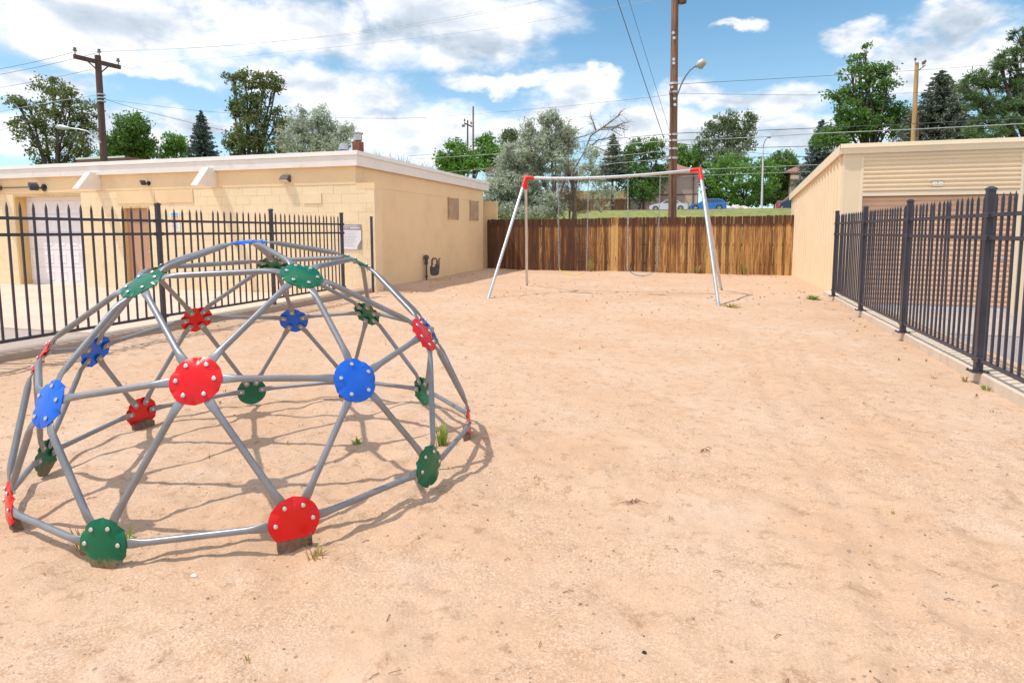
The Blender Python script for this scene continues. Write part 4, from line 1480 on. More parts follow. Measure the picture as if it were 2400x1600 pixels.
        part(MB().box(xl, xr, Y0 + 0.08, Y0 + 0.112, PR + 0.002, PR + 0.099), 'foot_rail', 'roller_foot', door)
        if bay == 0:
            lx, lz = at_y(2345, 604, Y0 + 0.07).x, at_y(2345, 604, Y0).z
            m = MB().box(lx - 0.07, lx + 0.10, Y0 + 0.068, Y0 + 0.084, lz - 0.03, lz + 0.03)
            m.tube([(lx + 0.06, Y0 + 0.05, lz + 0.02), (lx + 0.12, Y0 + 0.05, lz - 0.03), (lx + 0.10, Y0 + 0.05, lz - 0.08)], 0.012, 6)
            part(m, 'latch', 'roller_foot', door)
        x = xr + 0.061
    part(MB().box(19.5, 19.9, Y0 + 0.06, Y1, PR, 2.9), 'end_wall', 'storage_tan')
    part(MB().box(X0 + 0.06, 19.5, Y1 - 0.1, Y1, PR, 2.75), 'rear_wall', 'storage_tan')
    # number plate
    c = at_y(2198, 431, Y0 - 0.012)
    pl = empty('number_plate', (c.x, Y0 - 0.010, c.z))
    tag(pl, 'little white number 1 plate on the ribbed header above the roller door', 'sign')
    w, h, r = 0.125, 0.058, 0.022
    poly = [(-w, -h + r), (-w + r, -h), (w - r, -h), (w, -h + r), (w, h - r), (w - r, h), (-w + r, h), (-w, h - r)]
    MB().prism(poly, -0.004, 0.0, 1).build('rim', 'plaque_rim', pl)
    MB().prism([(a * 0.9, b * 0.82) for a, b in poly], -0.007, -0.0041, 1).build('face', 'plaque_white', pl)
    text_mesh('numeral', '1', 0.105, 'ink', pl, (0, -0.0072, 0), depth=0.0015)


build_storage()


# ------------------------------------------------------------------ the street on the hill
def far_fence(label, x0, x1, y, z0, h, mat, name='board_fence'):
    root = empty(name, (x0, y, z0))
    tag(root, label, 'fence')
    m = MB()
    x = 0.0
    while x < x1 - x0:
        w = 0.14
        hh = h + random.uniform(-0.03, 0.03)
        m.box(x, x + w - 0.012, random.uniform(-0.01, 0.01), 0.02, -0.4, hh)
        x += w
    b = m.build('boards', mat, root)
    tag(b, kind='stuff')
    MB().box(0, x1 - x0, 0.021, 0.06, h * 0.8, h * 0.8 + 0.09).build('rail', mat, root)
    return root


def house(name, label, x0, x1, y0, y1, z0, zw, zr, wall, roofm, hip=True, over=0.5):
    root = empty(name, ((x0 + x1) / 2, y0, z0))
    tag(root, label, 'house')
    off = Vector(root.location)

    def part(m, nm, mat, parent=root, bevel=0.0):
        m.v = [(x - off.x, y - off.y, z - off.z) for x, y, z in m.v]
        return m.build(nm, mat, parent, None, bevel)
    part(MB().box(x0, x1, y0, y1, z0 - 0.5, zw), 'wall', wall)
    a, b, c, d = x0 - over, x1 + over, y0 - over, y1 + over
    ins = min(x1 - x0, y1 - y0) / 2 if hip else 0.0
    my = (c + d) / 2
    rid = [(a + ins, my, zr), (b - ins, my, zr)] if (b - a) >= (d - c) else [((a + b) / 2, c + ins, zr), ((a + b) / 2, d - ins, zr)]
    base = [(a, c, zw), (b, c, zw), (b, d, zw), (a, d, zw)]
    low = [(p[0], p[1], zw - 0.18) for p in base]
    if (b - a) >= (d - c):
        fs = [(4, 5, 9, 8), (5, 6, 9), (6, 7, 8, 9), (7, 4, 8)]
    else:
        fs = [(4, 5, 8), (5, 6, 9, 8), (6, 7, 9), (7, 4, 8, 9)]
    part(MB().add(low + base + rid, [(0, 3, 2, 1), (0, 1, 5, 4), (1, 2, 6, 5), (2, 3, 7, 6), (3, 0, 4, 7)] + fs), 'roof', roofm)
    return root, part


# pink stucco house behind the parked cars
HY = 88.0
hx0, hx1 = at_y(1512, 480, HY).x, at_y(1636, 480, HY).x
hz = tz(0, HY)
zw, zr = at_y(1560, 407, HY).z, at_y(1560, 399, HY).z + 1.3
h, part = house('stucco_house', 'pink stucco house with a red-brown roof behind the parked cars', hx0, hx1, HY, HY + 10, hz, zw, zr, 'house_pink', 'roof_redbrown')
zb = at_y(1600, 456, HY).z
part(MB().box(hx0 - 0.02, hx1 + 0.02, HY - 0.05, HY - 0.004, zb - 0.10, zb + 0.08), 'trim_band', 'house_trim')
xa, xb = at_y(1606, 470, HY).x, at_y(1634, 470, HY).x
part(MB().box(xa, xb + 0.0, HY - 0.12, HY - 0.055, hz - 0.3, zb - 0.11), 'lower_panel', 'house_cream')
xp = at_y(1625, 440, HY).x
part(MB().tube([(xp, HY - 0.2, hz - 0.2), (xp, HY - 0.2, zw - 0.1)], 0.09, 8), 'downpipe', 'house_trim')
# two board fences left of it
y = 84.0
far_fence('brown board fence beside the pink house on the hill', at_y(1300, 480, y).x, at_y(1512, 480, y).x, y, tz(0, y), at_y(1450, 466, y).z - tz(0, y), 'far_fence_brown')
y = 90.0
far_fence('yellow board fence rising behind the brown one on the hill', at_y(1330, 480, y).x, at_y(1478, 480, y).x, y, tz(0, y), at_y(1430, 446, y).z - tz(0, y), 'far_fence_yellow')
# tan house high on the right, and the mauve roof below it
y = 96.0
x0, x1 = at_y(1852, 430, y).x, at_y(1935, 430, y).x
zc = at_y(1870, 402, y).z
h, part = house('hill_house', 'tan two-storey house with a balcony above the storage roof', x0, x1, y, y + 9, tz(x0, y), zc, zc + 1.5, 'house_tan', 'roof_redbrown', True, 0.8)
za, zb2 = at_y(1870, 421, y).z, at_y(1870, 409, y).z
part(MB().box(x0 - 0.1, x0 + 3.3, y - 1.3, y - 0.01, za, zb2 - 0.2), 'balcony', 'house_cream')
for i in range(2):
    wx = x0 + 0.7 + i * 1.4
    wn = part(MB().box(wx, wx + 0.8, y - 0.05, y - 0.004, zb2 - 0.15, zc - 0.35), 'window', 'pane_dark')
    part(MB().box(wx - 0.08, wx + 0.88, y - 0.09, y - 0.052, zb2 - 0.25, zb2 - 0.16), 'sill', 'house_cream', wn)
part(MB().box(x0 + 2.0, x0 + 3.0, y - 0.05, y - 0.004, tz(x0, y), za - 0.3), 'door', 'pane_dark')
y = 90.0
x0, x1 = at_y(1836, 470, y).x, at_y(1905, 470, y).x
house('mauve_roof_house', 'low house with a mauve roof just left of the storage eave', x0 + 1, x1, y, y + 8, tz(x0, y), at_y(1850, 470, y).z, at_y(1860, 440, y).z, 'house_tan', 'roof_mauve', True, 0.6)
# brick house whose top shows over the flat roof on the left
y = 34.0
x0, x1 = at_y(180, 372, y).x, at_y(292, 372, y).x
zc = at_y(230, 369, y).z
h, part = house('brick_house', 'brown brick house top with white coping showing over the flat roof', x0, x1, y, y + 6, -0.3, zc - 0.02, zc + 0.02, 'brick_brown', 'roof_felt', True, -0.15)
part(MB().box(x0 - 0.05, x1 + 0.05, y - 0.06, y - 0.005, zc - 0.10, zc + 0.02), 'coping', 'plaque_white')
xa, xb = at_y(262, 372, y + 7).x, at_y(318, 372, y + 7).x
zo = at_y(290, 371, y + 7).z
part(MB().prism([(xa, zo - 0.5), (xb + 0.3, zo - 0.35), (xb, zo - 0.1), (xa + 0.6, zo + 0.05)], y + 7, y + 12, 1), 'tiled_roof', 'orange_roof')


# ------------------------------------------------------------------ cars
def car(name, label, cat, loc, rz, paint, L, W, H, prof, glass, wheels, wr, group='cars parked on the street'):
    root = empty(name, loc, rz)
    tag(root, label, cat, group)
    # body: profile lofted across the width with tucked-in sides
    secs = [(-0.5, 0.955, 0.02), (-0.46, 0.99, 0.0), (-0.30, 1.0, 0.0), (0.30, 1.0, 0.0), (0.46, 0.99, 0.0), (0.5, 0.955, 0.02)]
    n = len(prof)
    vs, fs = [], []
    belt = glass[0][1] * H
    for (t, sc, dz) in secs:
        for (x, z) in prof:
            zz = z * H
            y = t * W
            if zz > belt:
                y *= 1 - 0.24 * (zz - belt) / (H - belt)
            vs.append(((x - 0.5) * L * sc, y, zz * (1 - dz)))
    for s in range(len(secs) - 1):
        for i in range(n):
            fs.append((s * n + i, s * n + (i + 1) % n, (s + 1) * n + (i + 1) % n, (s + 1) * n + i))
    fs += [tuple(range(n))[::-1], tuple(range((len(secs) - 1) * n, len(secs) * n))]
    body = MB().add(vs, fs).build('body', paint, root, smooth=35)

    def side_y(z, s):
        y = 0.5 * W
        if z > belt:
            y *= 1 - 0.24 * (z - belt) / (H - belt)
        return s * (y + 0.012)
    # side glass and windscreens
    for s in (-1, 1):
        for poly in glass[1:]:
            m = MB()
            pts = [((x - 0.5) * L, side_y(z * H, s), z * H) for x, z in poly]
            pin = [(a, b - s * 0.02, c) for a, b, c in pts]
            k = len(pts)
            m.add(pts + pin, [tuple(range(k)), tuple(range(k, 2 * k))[::-1]] + [(i, (i + 1) % k, k + (i + 1) % k, k + i) for i in range(k)])
            m.build('side_window', 'car_glass', root)
    for (xa, za, xb, zb, nm) in glass[0][2]:
        m = MB()
        a, b = Vector(((xa - 0.5) * L, 0, za * H)), Vector(((xb - 0.5) * L, 0, zb * H))
        t = (b - a).normalized()
        nn = Vector((t.z, 0, -t.x))
        if nn.z < 0:
            nn = -nn
        pts = []
        for p, ww in ((a, abs(side_y(a.z, 1)) * 0.90), (b, abs(side_y(b.z, 1)) * 0.88)):
            pts += [p + nn * 0.015 + Vector((0, -ww, 0)), p + nn * 0.015 + Vector((0, ww, 0))]
        pts = [pts[0], pts[1], pts[3], pts[2]]
        lowp = [p - nn * 0.03 for p in pts]
        m.add(pts + lowp, [(0, 1, 2, 3), (7, 6, 5, 4)] + [(i, (i + 1) % 4, 4 + (i + 1) % 4, 4 + i) for i in range(4)])
        m.build(nm, 'car_glass', root)
    for wx in wheels:
        for s in (-1, 1):
            x = (wx - 0.5) * L
            arch = MB().tube([(x, s * (W / 2 - 0.25), wr * 1.02), (x, s * (W / 2 + 0.006), wr * 1.02)], wr * 1.17, 20)
            arch.build('wheel_arch', 'hole_dark', body, smooth=40)
            w = MB().tube([(x, s * (W / 2 - 0.20), wr), (x, s * (W / 2 - 0.19), wr), (x, s * (W / 2 + 0.010), wr), (x, s * (W / 2 + 0.02), wr)], [wr * 0.9, wr, wr, wr * 0.92], 20)
            wo = w.build('wheel', 'tyre', root, smooth=40)
            rm = MB()
            yb = s * (W / 2 + 0.021)
            rm.tube([(x, yb, wr), (x, yb + s * 0.012, wr)], wr * 0.20, 10)
            for k in range(5):
                an = 2 * math.pi * k / 5 + 0.3
                dx, dz_ = math.cos(an), math.sin(an)
                rm.tube([(x + dx * wr * 0.15, yb + s * 0.006, wr + dz_ * wr * 0.15), (x + dx * wr * 0.66, yb + s * 0.006, wr + dz_ * wr * 0.66)], wr * 0.10, 6)
            ring = [(x + wr * 0.66 * math.cos(2 * math.pi * k / 16), yb + s * 0.006, wr + wr * 0.66 * math.sin(2 * math.pi * k / 16)) for k in range(17)]
            rm.tube(ring, wr * 0.06, 5, caps=False)
            rm.build('rim', 'rim', wo, smooth=40)
    for s in (-1, 1):
        MB().box(-L * 0.5 + 0.03, -L * 0.5 + 0.26, s * W * 0.5 - (0.30 if s > 0 else -0.012), s * W * 0.5 - (-0.012 if s > 0 else -0.30), H * 0.41, H * 0.50).build('headlight', 'lamp_clear', root, bevel=0.02)
        MB().box(L * 0.5 - 0.22, L * 0.5 + 0.0, s * W * 0.5 - (0.25 if s > 0 else -0.012), s * W * 0.5 - (-0.012 if s > 0 else -0.25), H * 0.50, H * 0.62).build('tail_light', 'lamp_red', root, bevel=0.02)
        for xx in (0.42, 0.62):
            MB().box((xx - 0.5) * L, (xx - 0.5) * L + 0.16, s * W * 0.5 - 0.01, s * W * 0.5 + 0.025, H * 0.54, H * 0.565).build('door_handle', paint, root)
    MB().box(-L * 0.5 + 0.05, L * 0.5 - 0.05, -W * 0.49, W * 0.49, H * 0.13, H * 0.20).build('sill', 'tyre', root)
    return root


sedan = [(0.0, 0.22), (0.01, 0.16), (0.99, 0.16), (1.0, 0.24), (1.0, 0.55), (0.985, 0.66), (0.83, 0.70), (0.72, 0.93), (0.62, 0.995), (0.50, 1.0), (0.42, 0.97), (0.285, 0.70), (0.14, 0.64), (0.03, 0.52), (0.0, 0.40)]
sedan_g = [(0, 0.68, [(0.30, 0.715, 0.415, 0.955, 'windscreen'), (0.825, 0.715, 0.725, 0.92, 'rear_window')]),
           [(0.345, 0.71), (0.53, 0.71), (0.53, 0.945), (0.435, 0.93)], [(0.545, 0.71), (0.76, 0.71), (0.70, 0.90), (0.62, 0.945), (0.545, 0.945)]]
suv = [(0.0, 0.20), (0.01, 0.14), (0.99, 0.14), (1.0, 0.24), (1.0, 0.48), (0.985, 0.62), (0.955, 0.74), (0.88, 0.93), (0.80, 0.98), (0.62, 1.0), (0.50, 0.985), (0.42, 0.93), (0.285, 0.67), (0.12, 0.61), (0.02, 0.50), (0.0, 0.38)]
suv_g = [(0, 0.64, [(0.295, 0.70, 0.415, 0.92, 'windscreen'), (0.965, 0.72, 0.895, 0.90, 'rear_window')]),
         [(0.345, 0.69), (0.56, 0.69), (0.56, 0.925), (0.475, 0.915)], [(0.575, 0.69), (0.92, 0.74), (0.86, 0.86), (0.76, 0.915), (0.575, 0.925)]]


def park(px, y):
    p = at_y(px, 494, y)
    return (p.x, y, STREET_Z + 0.045)


car('parked_car', 'silver saloon car parked behind the tall utility pole', 'car', park(1567, 79.0), R(2), 'car_silver', 4.75, 1.78, 1.42, sedan, sedan_g, (0.165, 0.80), 0.32)
car('parked_car', 'bright blue hatchback parked to the right of the utility pole', 'car', park(1657.5, 79.6), R(2), 'car_blue', 4.45, 1.76, 1.53, suv, suv_g, (0.175, 0.80), 0.35)
car('parked_car', 'dark blue car beside the storage wall at the right end of the street', 'car', park(1864, 80.5), R(-72), 'car_navy', 4.6, 1.85, 1.70, suv, suv_g, (0.18, 0.80), 0.36)
car('parked_car', 'red car half hidden to the left of the dark blue car', 'car', park(1834, 86.5), R(-95), 'car_red', 4.5, 1.78, 1.50, sedan, sedan_g, (0.17, 0.80), 0.33)


def rock(label, px, py, y, s):
    p = at_y(px, py, y)
    me = bpy.data.meshes.new('boulder')
    bm = bmesh.new()
    bmesh.ops.create_icosphere(bm, subdivisions=2, radius=1)
    for v in bm.verts:
        v.co *= 0.75 + 0.5 * random.random()
        v.co.x *= s
        v.co.y *= s * 0.8
        v.co.z *= s * 0.72
    bm.to_mesh(me)
    bm.free()
    me.materials.append(MATS['rock_white'])
    o = link('boulder', me)
    o.location = (p.x, y, tz(p.x, y) + s * 0.25)
    tag(o, label, 'rock', 'white rocks by the street')


rock('small white boulder just right of the blue hatchback', 1709, 486, 82, 0.65)
rock('largest white boulder in the row right of the blue hatchback', 1726, 484, 83, 0.95)
rock('flat white boulder at the right end of the row of rocks', 1743, 485, 83.5, 0.75)


# ------------------------------------------------------------------ poles and lamps
def pole(name, label, base, top, r0, r1, mat, cat='utility pole'):
    root = empty(name, base)
    tag(root, label, cat)
    b, t = Vector(base), Vector(top)
    MB().tube([Vector((0, 0, -0.5)), (t - b) * 0.33, (t - b) * 0.66, t - b], [r0, r0 * 0.67 + r1 * 0.33, r0 * 0.33 + r1 * 0.67, r1], 14).build('pole', mat, root, smooth=50)
    return root


def insul(root, p, s=1.0):
    MB().tube([p, p + Vector((0, 0, 0.12 * s)), p + Vector((0, 0, 0.125 * s)), p + Vector((0, 0, 0.17 * s)), p + Vector((0, 0, 0.175 * s)), p + Vector((0, 0, 0.24 * s)), p + Vector((0, 0, 0.25 * s))],
              [0.018 * s, 0.018 * s, 0.07 * s, 0.07 * s, 0.03 * s, 0.06 * s, 0.02 * s], 8).build('insulator', 'porcelain', root, smooth=40)


# main pole behind the wooden fence
D = 25.5
b = at_d(1577, 520, D)
t = at_d(1583, -80, D)
b.z = tz(b.x, b.y)
t = at_y(1583, -80, b.y)
main = pole('utility_pole', 'tall brown utility pole with a street lamp arm behind the wooden fence', b, t, 0.185, 0.14, 'pole_wood')
mo = Vector(main.location)
PX = lambda px, py, d=D: at_y(px, py, mo.y + d - D) - mo
for py in (197, 217, 316, 330, 349, 371):
    c = PX(1577 + (371 - py) * 0.01, py)
    MB().tube([c + Vector((0, 0, -0.04)), c + Vector((0, 0, 0.04))], 0.195, 14).build('band', 'post_white', main, smooth=40)
for (px, py) in ((1578, 78), (1580, 90), (1579, 140), (1579, 149), (1581, 232), (1582, 246), (1575, 205)):
    c = PX(px, py, D - 0.17)
    MB().tube([c + Vector((0, 0.10, 0)), c + Vector((0, -0.06, 0))], 0.06, 8).build('bracket', 'post_white', main)
arm = [PX(1584, 240, D - 0.1), PX(1588, 222, D - 0.1), PX(1596, 200, D - 0.1), PX(1606, 180, D - 0.1), PX(1617, 165, D - 0.1), PX(1630, 155, D - 0.1)]
MB().tube(arm, 0.030, 8).build('lamp_arm', 'lamp_arm', main, smooth=60)
a, c = PX(1629, 156, D - 0.1), PX(1655, 143, D - 0.1)
dv = (c - a)
lamp = MB().tube([a, a + dv * 0.12, a + dv * 0.4, a + dv * 0.75, a + dv * 0.95, a + dv], [0.05, 0.09, 0.15, 0.16, 0.10, 0.02], 12).build('lamp_head', 'lamp_steel', main, smooth=60)
MB().tube([a + dv * 0.30 + Vector((0, 0, -0.10)), a + dv * 0.55 + Vector((0, 0, -0.13)), a + dv * 0.88 + Vector((0, 0, -0.08))], [0.06, 0.11, 0.05], 10).build('lens', 'lamp_lens', lamp, smooth=60)
MB().tube([PX(1597, -60), PX(1600, 8)], 0.16, 12).build('transformer', 'lamp_bronze', main, smooth=40)
MB().tube([PX(1586, 20), PX(1596, 5)], 0.02, 6).build('strut', 'lamp_steel', main)
MB().tube([PX(1571, 250, D - .2), PX(1570, 215, D - .2), PX(1574, 200, D - .2), PX(1574, 520, D - .2)], 0.02, 6).build('ground_wire', 'pole_dark', main)

# crossarm pole behind the flat roof on the left
D1 = 30.0
b = at_d(246, 430, D1)
b.z = tz(b.x, b.y)
t = at_d(229, 131, D1)
lp = pole('utility_pole', 'dark utility pole with a tilted-looking crossarm over the flat roof', b, t, 0.19, 0.14, 'pole_dark')
lo = Vector(lp.location)
Q = lambda px, py, d=D1: at_d(px, py, d) - lo
L0, L1 = Q(168, 133, 29.0), Q(277, 159, 31.1)
ca = MB()
dv = (L1 - L0).normalized()
sv = Vector((dv.y, -dv.x, 0)).normalized() * 0.06
uz = Vector((0, 0, 0.10))
sh = sv * 2.6
pts = [p + s * sv + u * uz + sh for p in (L0, L1) for s, u in ((-1, -1), (1, -1), (1, 1), (-1, 1))]
ca.add(pts, [(0, 1, 2, 3), (4, 7, 6, 5), (0, 4, 5, 1), (1, 5, 6, 2), (2, 6, 7, 3), (3, 7, 4, 0)])
ca.build('crossarm', 'pole_dark', lp)
for f in (0.29, 0.72):
    MB().tube([L0.lerp(L1, f) + sh + Vector((0, 0, -0.1)), Q(236, 171)], 0.03, 6).build('brace', 'pole_dark', lp)
for p in (L0.lerp(L1, 0.03) + sh, L0.lerp(L1, 0.96) + sh):
    insul(lp, p + uz, 1.3)
insul(lp, Q(233, 131), 1.3)
for py in (222, 230, 238):
    c = Q(233 + (py - 131) * 0.05, py)
    MB().tube([c + Vector((0, 0, -0.03)), c + Vector((0, 0, 0.03))], 0.185, 12).build('band', 'lamp_steel', lp)
MB().tube([Q(236, 335, 29.8), Q(222, 318, 29.8), Q(205, 308, 29.8), Q(185, 303, 29.8), Q(165, 301, 29.8)], 0.035, 8).build('lamp_arm', 'lamp_steel', lp, smooth=60)
a, c = Q(166, 301, 29.8), Q(131, 297, 29.8)
dv = c - a
MB().tube([a, a + dv * 0.15, a + dv * 0.6, a + dv * 0.9, a + dv], [0.04, 0.08, 0.12, 0.11, 0.04], 10).build('lamp_head', 'lamp_steel', lp, smooth=60)

# two far poles over the corner of the cream building
b = at_d(1109, 470, 60)
b.z = tz(b.x, b.y)
pole('utility_pole', 'bare pale wooden pole rising beyond the cream building corner', b, at_d(1109, 250, 60), 0.12, 0.085, 'pole_grey')
b = at_d(1096, 470, 74)
b.z = tz(b.x, b.y)
p4 = pole('utility_pole', 'thin dark pole with a short crossarm and insulators beside the pale one', b, at_d(1096, 288, 74), 0.13, 0.09, 'pole_dark')
po = Vector(p4.location)
a, c = at_d(1088, 289, 74) - po, at_d(1106, 297, 75) - po
MB().tube([a, c], 0.09, 4).build('crossarm', 'pole_dark', p4)
for f in (0.05, 0.45, 0.9):
    insul(p4, a.lerp(c, f) + Vector((0, 0, 0.05)), 2.0)
MB().tube([at_d(1093, 330, 73.5) - po, at_d(1088, 405, 73.5) - po], 0.04, 6).build('guy_wire', 'wire_pale', p4)
MB().tube([at_d(1086, 293, 74) - po, at_d(1086, 297, 74) - po], 0.22, 8).build('cutout', 'porcelain', p4)
# yellow pole on the right
b = at_d(2137, 440, 40)
b.z = tz(b.x, b.y)
p5 = pole('utility_pole', 'yellowish wooden pole rising behind the storage roof', b, at_d(2149, 148, 40), 0.19, 0.12, 'pole_yellow')
po = Vector(p5.location)
MB().tube([at_d(2152, 166, 40) - po, at_d(2168, 154, 40) - po], 0.035, 6).build('bracket', 'lamp_arm', p5)
insul(p5, at_d(2163, 157, 40) - po, 1.4)
insul(p5, at_d(2168, 152, 40) - po, 1.2)
insul(p5, at_d(2145, 147, 39.9) - po, 1.2)
MB().tube([at_d(2153, 270, 39.8) - po, at_d(2150, 400, 39.8) - po], 0.05, 6).build('riser', 'pole_dark', p5)
# white lamp post by the street
b = at_d(1785, 491, 71)
b.z = tz(b.x, b.y)
lpst = empty('street_lamp', b)
tag(lpst, 'slim white street lamp standing on the lawn by the street', 'street lamp')
po = Vector(b)
tp = at_d(1789, 347, 71) - po
MB().tube([Vector((0, 0, -0.3)), tp * 0.5, tp], [0.13, 0.105, 0.08], 12).build('post', 'post_white', lpst, smooth=50)
tq = [tp, at_d(1790, 338, 71) - po, at_d(1793, 330, 71) - po, at_d(1797, 324, 71) - po, at_d(1800, 322, 71) - po]
MB().tube(tq, 0.05, 8).build('lamp_arm', 'lamp_arm', lpst, smooth=50)
a, c = at_d(1799, 322, 71) - po, at_d(1807, 321, 71) - po
MB().tube([a, a.lerp(c, 0.3), a.lerp(c, 0.8), c], [0.07, 0.14, 0.15, 0.05], 10).build('lamp_head', 'lamp_steel', lpst, smooth=50)


# ------------------------------------------------------------------ wires
def wire(label, pts, mat='wire_dark', r=0.013):
    """pts: (px, py, d); a smooth curve is run through them"""
    P = [at_d(*p) for p in pts]
    out = []
    for i in range(len(P) - 1):
        p0, p1, p2, p3 = P[max(i - 1, 0)], P[i], P[i + 1], P[min(i + 2, len(P) - 1)]
        for k in range(8):
            t_ = k / 8
            out.append(0.5 * ((2 * p1) + (p2 - p0) * t_ + (2 * p0 - 5 * p1 + 4 * p2 - p3) * t_ ** 2 + (3 * p1 - p0 - 3 * p2 + p3) * t_ ** 3))
    out.append(P[-1])
    o = MB().tube(out, r, 5).build('overhead_wire', mat, smooth=80)
    tag(o, label, 'wire', 'overhead wires')


Dl, Dr = 48, 24
wire('topmost of the wires crossing left behind the swing frame to the tall pole', [(960, 366, Dl), (1250, 342, 37), (1500, 320, 28), (1577, 314, D)])
wire('topmost wire running right from the tall pole over the storage roof', [(1577, 313, D), (1750, 307, 25), (1900, 301, 24.6), (2150, 290, 24), (2420, 277, 23)], r=0.014)
wire('pale cable just under the topmost wire, crossing left to the tall pole', [(975, 373, Dl), (1250, 355, 37), (1500, 335, 28), (1577, 330, D)], 'wire_pale', 0.018)
wire('thick pale cable running right from the tall pole over the storage roof', [(1577, 330, D), (1750, 323, 25), (1900, 314, 24.6), (2150, 303, 24), (2420, 289, 23)], 'wire_pale', 0.018)
wire('third cable down crossing left to the tall pole', [(1050, 403, 45), (1280, 383, 36), (1500, 360, 28), (1577, 350, D)], 'wire_pale', 0.012)
wire('third cable down running right from the tall pole', [(1577, 350, D), (1740, 347, 25), (1960, 341, 24.6), (2200, 332, 24)])
wire('lowest cable crossing left to the tall pole just above the swing beam', [(1090, 411, 42), (1300, 395, 35), (1500, 378, 28), (1577, 370, D)], 'wire_pale', 0.012)
wire('fourth cable down running right from the tall pole', [(1577, 370, D), (1740, 369, 25), (1900, 367, 24.6), (2150, 362, 24)])
wire('drooping cable falling right from the tall pole towards the tan house', [(1577, 335, D), (1632, 342, 28), (1700, 353, 34), (1800, 361, 42), (1900, 368, 50)])
wire('pale wire passing right behind the red corner of the swing frame', [(1577, 400, D), (1700, 395, 25), (1900, 387, 24.6), (2100, 377, 24)], 'wire_pale', 0.012)
wire('lowest wire right of the tall pole, across the pink house roof', [(1400, 413, 30), (1577, 414, D), (1700, 409, 25), (1900, 403, 24.6)], 'wire_pale', 0.009)
wire('diagonal service wire dropping left of the tall pole behind the swing beam', [(1160, 440, 34), (1330, 404, 30), (1450, 376, 27), (1577, 340, D)], 'wire_dark', 0.010)
wire('high thin wire crossing the sky left of the tall pole', [(830, 278, 60), (1000, 275, 50), (1250, 256, 37), (1500, 231, 28), (1577, 221, D)], r=0.0065)
wire('high thin wire crossing the sky right of the tall pole', [(1577, 219, D), (1700, 221, 25.5), (1900, 223, 25), (2150, 218, 24.5), (2420, 208, 24)], r=0.0065)
wire('high wire rising right past the yellowish pole', [(1577, 198, D), (1850, 183, 32), (2152, 165, 40), (2300, 154, 38), (2420, 145, 36)], r=0.011)
wire('steep dark guy wire falling to the left side of the tall pole', [(1440, -20, 18), (1500, 160, 22), (1556, 325, D)], r=0.013)
wire('thinner steep wire just right of the steep guy wire', [(1468, -20, 18), (1520, 150, 22), (1570, 310, D)], r=0.007)
wire('upper long wire running from the crossarm pole to the top of the sky', [(168, 123, 29), (500, 110, 28), (850, 74, 26), (1150, 24, 24), (1330, -12, 23)], 'wire_pale', 0.006)
wire('second long wire running from the crossarm pole to the top of the sky', [(232, 122, 30), (520, 108, 28.5), (900, 72, 26.5), (1200, 18, 24.5), (1300, -8, 24)], 'wire_pale', 0.006)
wire('lower long wire running from the crossarm end across the sky', [(276, 150, 31), (520, 136, 29), (900, 98, 27), (1200, 60, 25), (1560, -5, 23)], 'wire_pale', 0.006)
wire('upper wire leaving the crossarm pole to the left edge', [(-20, 166, 33), (80, 146, 31), (168, 124, 29)], r=0.010)
wire('middle wire leaving the crossarm pole to the left edge', [(-20, 179, 34), (110, 153, 32), (230, 124, 30)], r=0.010)
wire('lower wire leaving the crossarm pole to the left edge', [(-20, 209, 35), (100, 188, 33), (230, 160, 30)], r=0.010)
wire('pale wire through the big tree left of the crossarm pole', [(-20, 266, 36), (100, 243, 33), (234, 222, 30)], 'wire_pale', 0.014)
wire('lowest wire from the left edge to the crossarm pole', [(-20, 312, 37), (100, 275, 33), (234, 231, 30)], r=0.010)
wire('sagging service wire falling right from the crossarm pole past the spruce', [(236, 230, 30), (330, 258, 30), (470, 293, 29.5), (600, 323, 29), (720, 350, 28.5)], r=0.010)
wire('flat faint wire right of the crossarm pole through the tall thin tree', [(236, 232, 30), (450, 258, 32), (640, 271, 33), (900, 278, 34), (1000, 276, 34)], r=0.0065)


# ------------------------------------------------------------------ trees
def unit(n, g):
    v = g.normal(size=(n, 3))
    return v / np.linalg.norm(v, axis=1, keepdims=True)


def leaf_quads(pos, axis, length, width, g):
    n = len(pos)
    side = np.cross(axis, unit(n, g))
    side /= np.maximum(np.linalg.norm(side, axis=1, keepdims=True), 1e-6)
    l = (length * g.uniform(0.65, 1.3, n))[:, None]
    w = (width * g.uniform(0.65, 1.3, n))[:, None]
    v = np.stack([pos - axis * l / 2, pos + side * w / 2 + axis * l * 0.05, pos + axis * l / 2, pos - side * w / 2 + axis * l * 0.05], 1).reshape(-1, 3)
    return v, np.arange(n * 4).reshape(n, 4)


def crown_points(lobes, n, clump_r, per, g, inner=0.30):
    w = np.array([(r[0] * r[1] * r[2]) ** 0.67 * s for c, r, s in lobes])
    k = max(6, n // per)
    idx = g.choice(len(lobes), k, p=w / w.sum())
    C = np.array([lobes[i][0] for i in idx])
    Rr = np.array([lobes[i][1] for i in idx])
    d = unit(k, g)
    u = g.uniform(inner, 1.08, k) ** 0.55
    cl = C + d * Rr * u[:, None]
    size = clump_r * g.uniform(0.55, 1.4, k)
    ci = g.integers(0, k, n)
    gp = g.normal(size=(n, 3)) * np.array([0.55, 0.55, 0.42])
    pos = cl[ci] + gp * size[ci][:, None]
    return pos, cl, (pos - cl[ci]), (pos - C[ci])


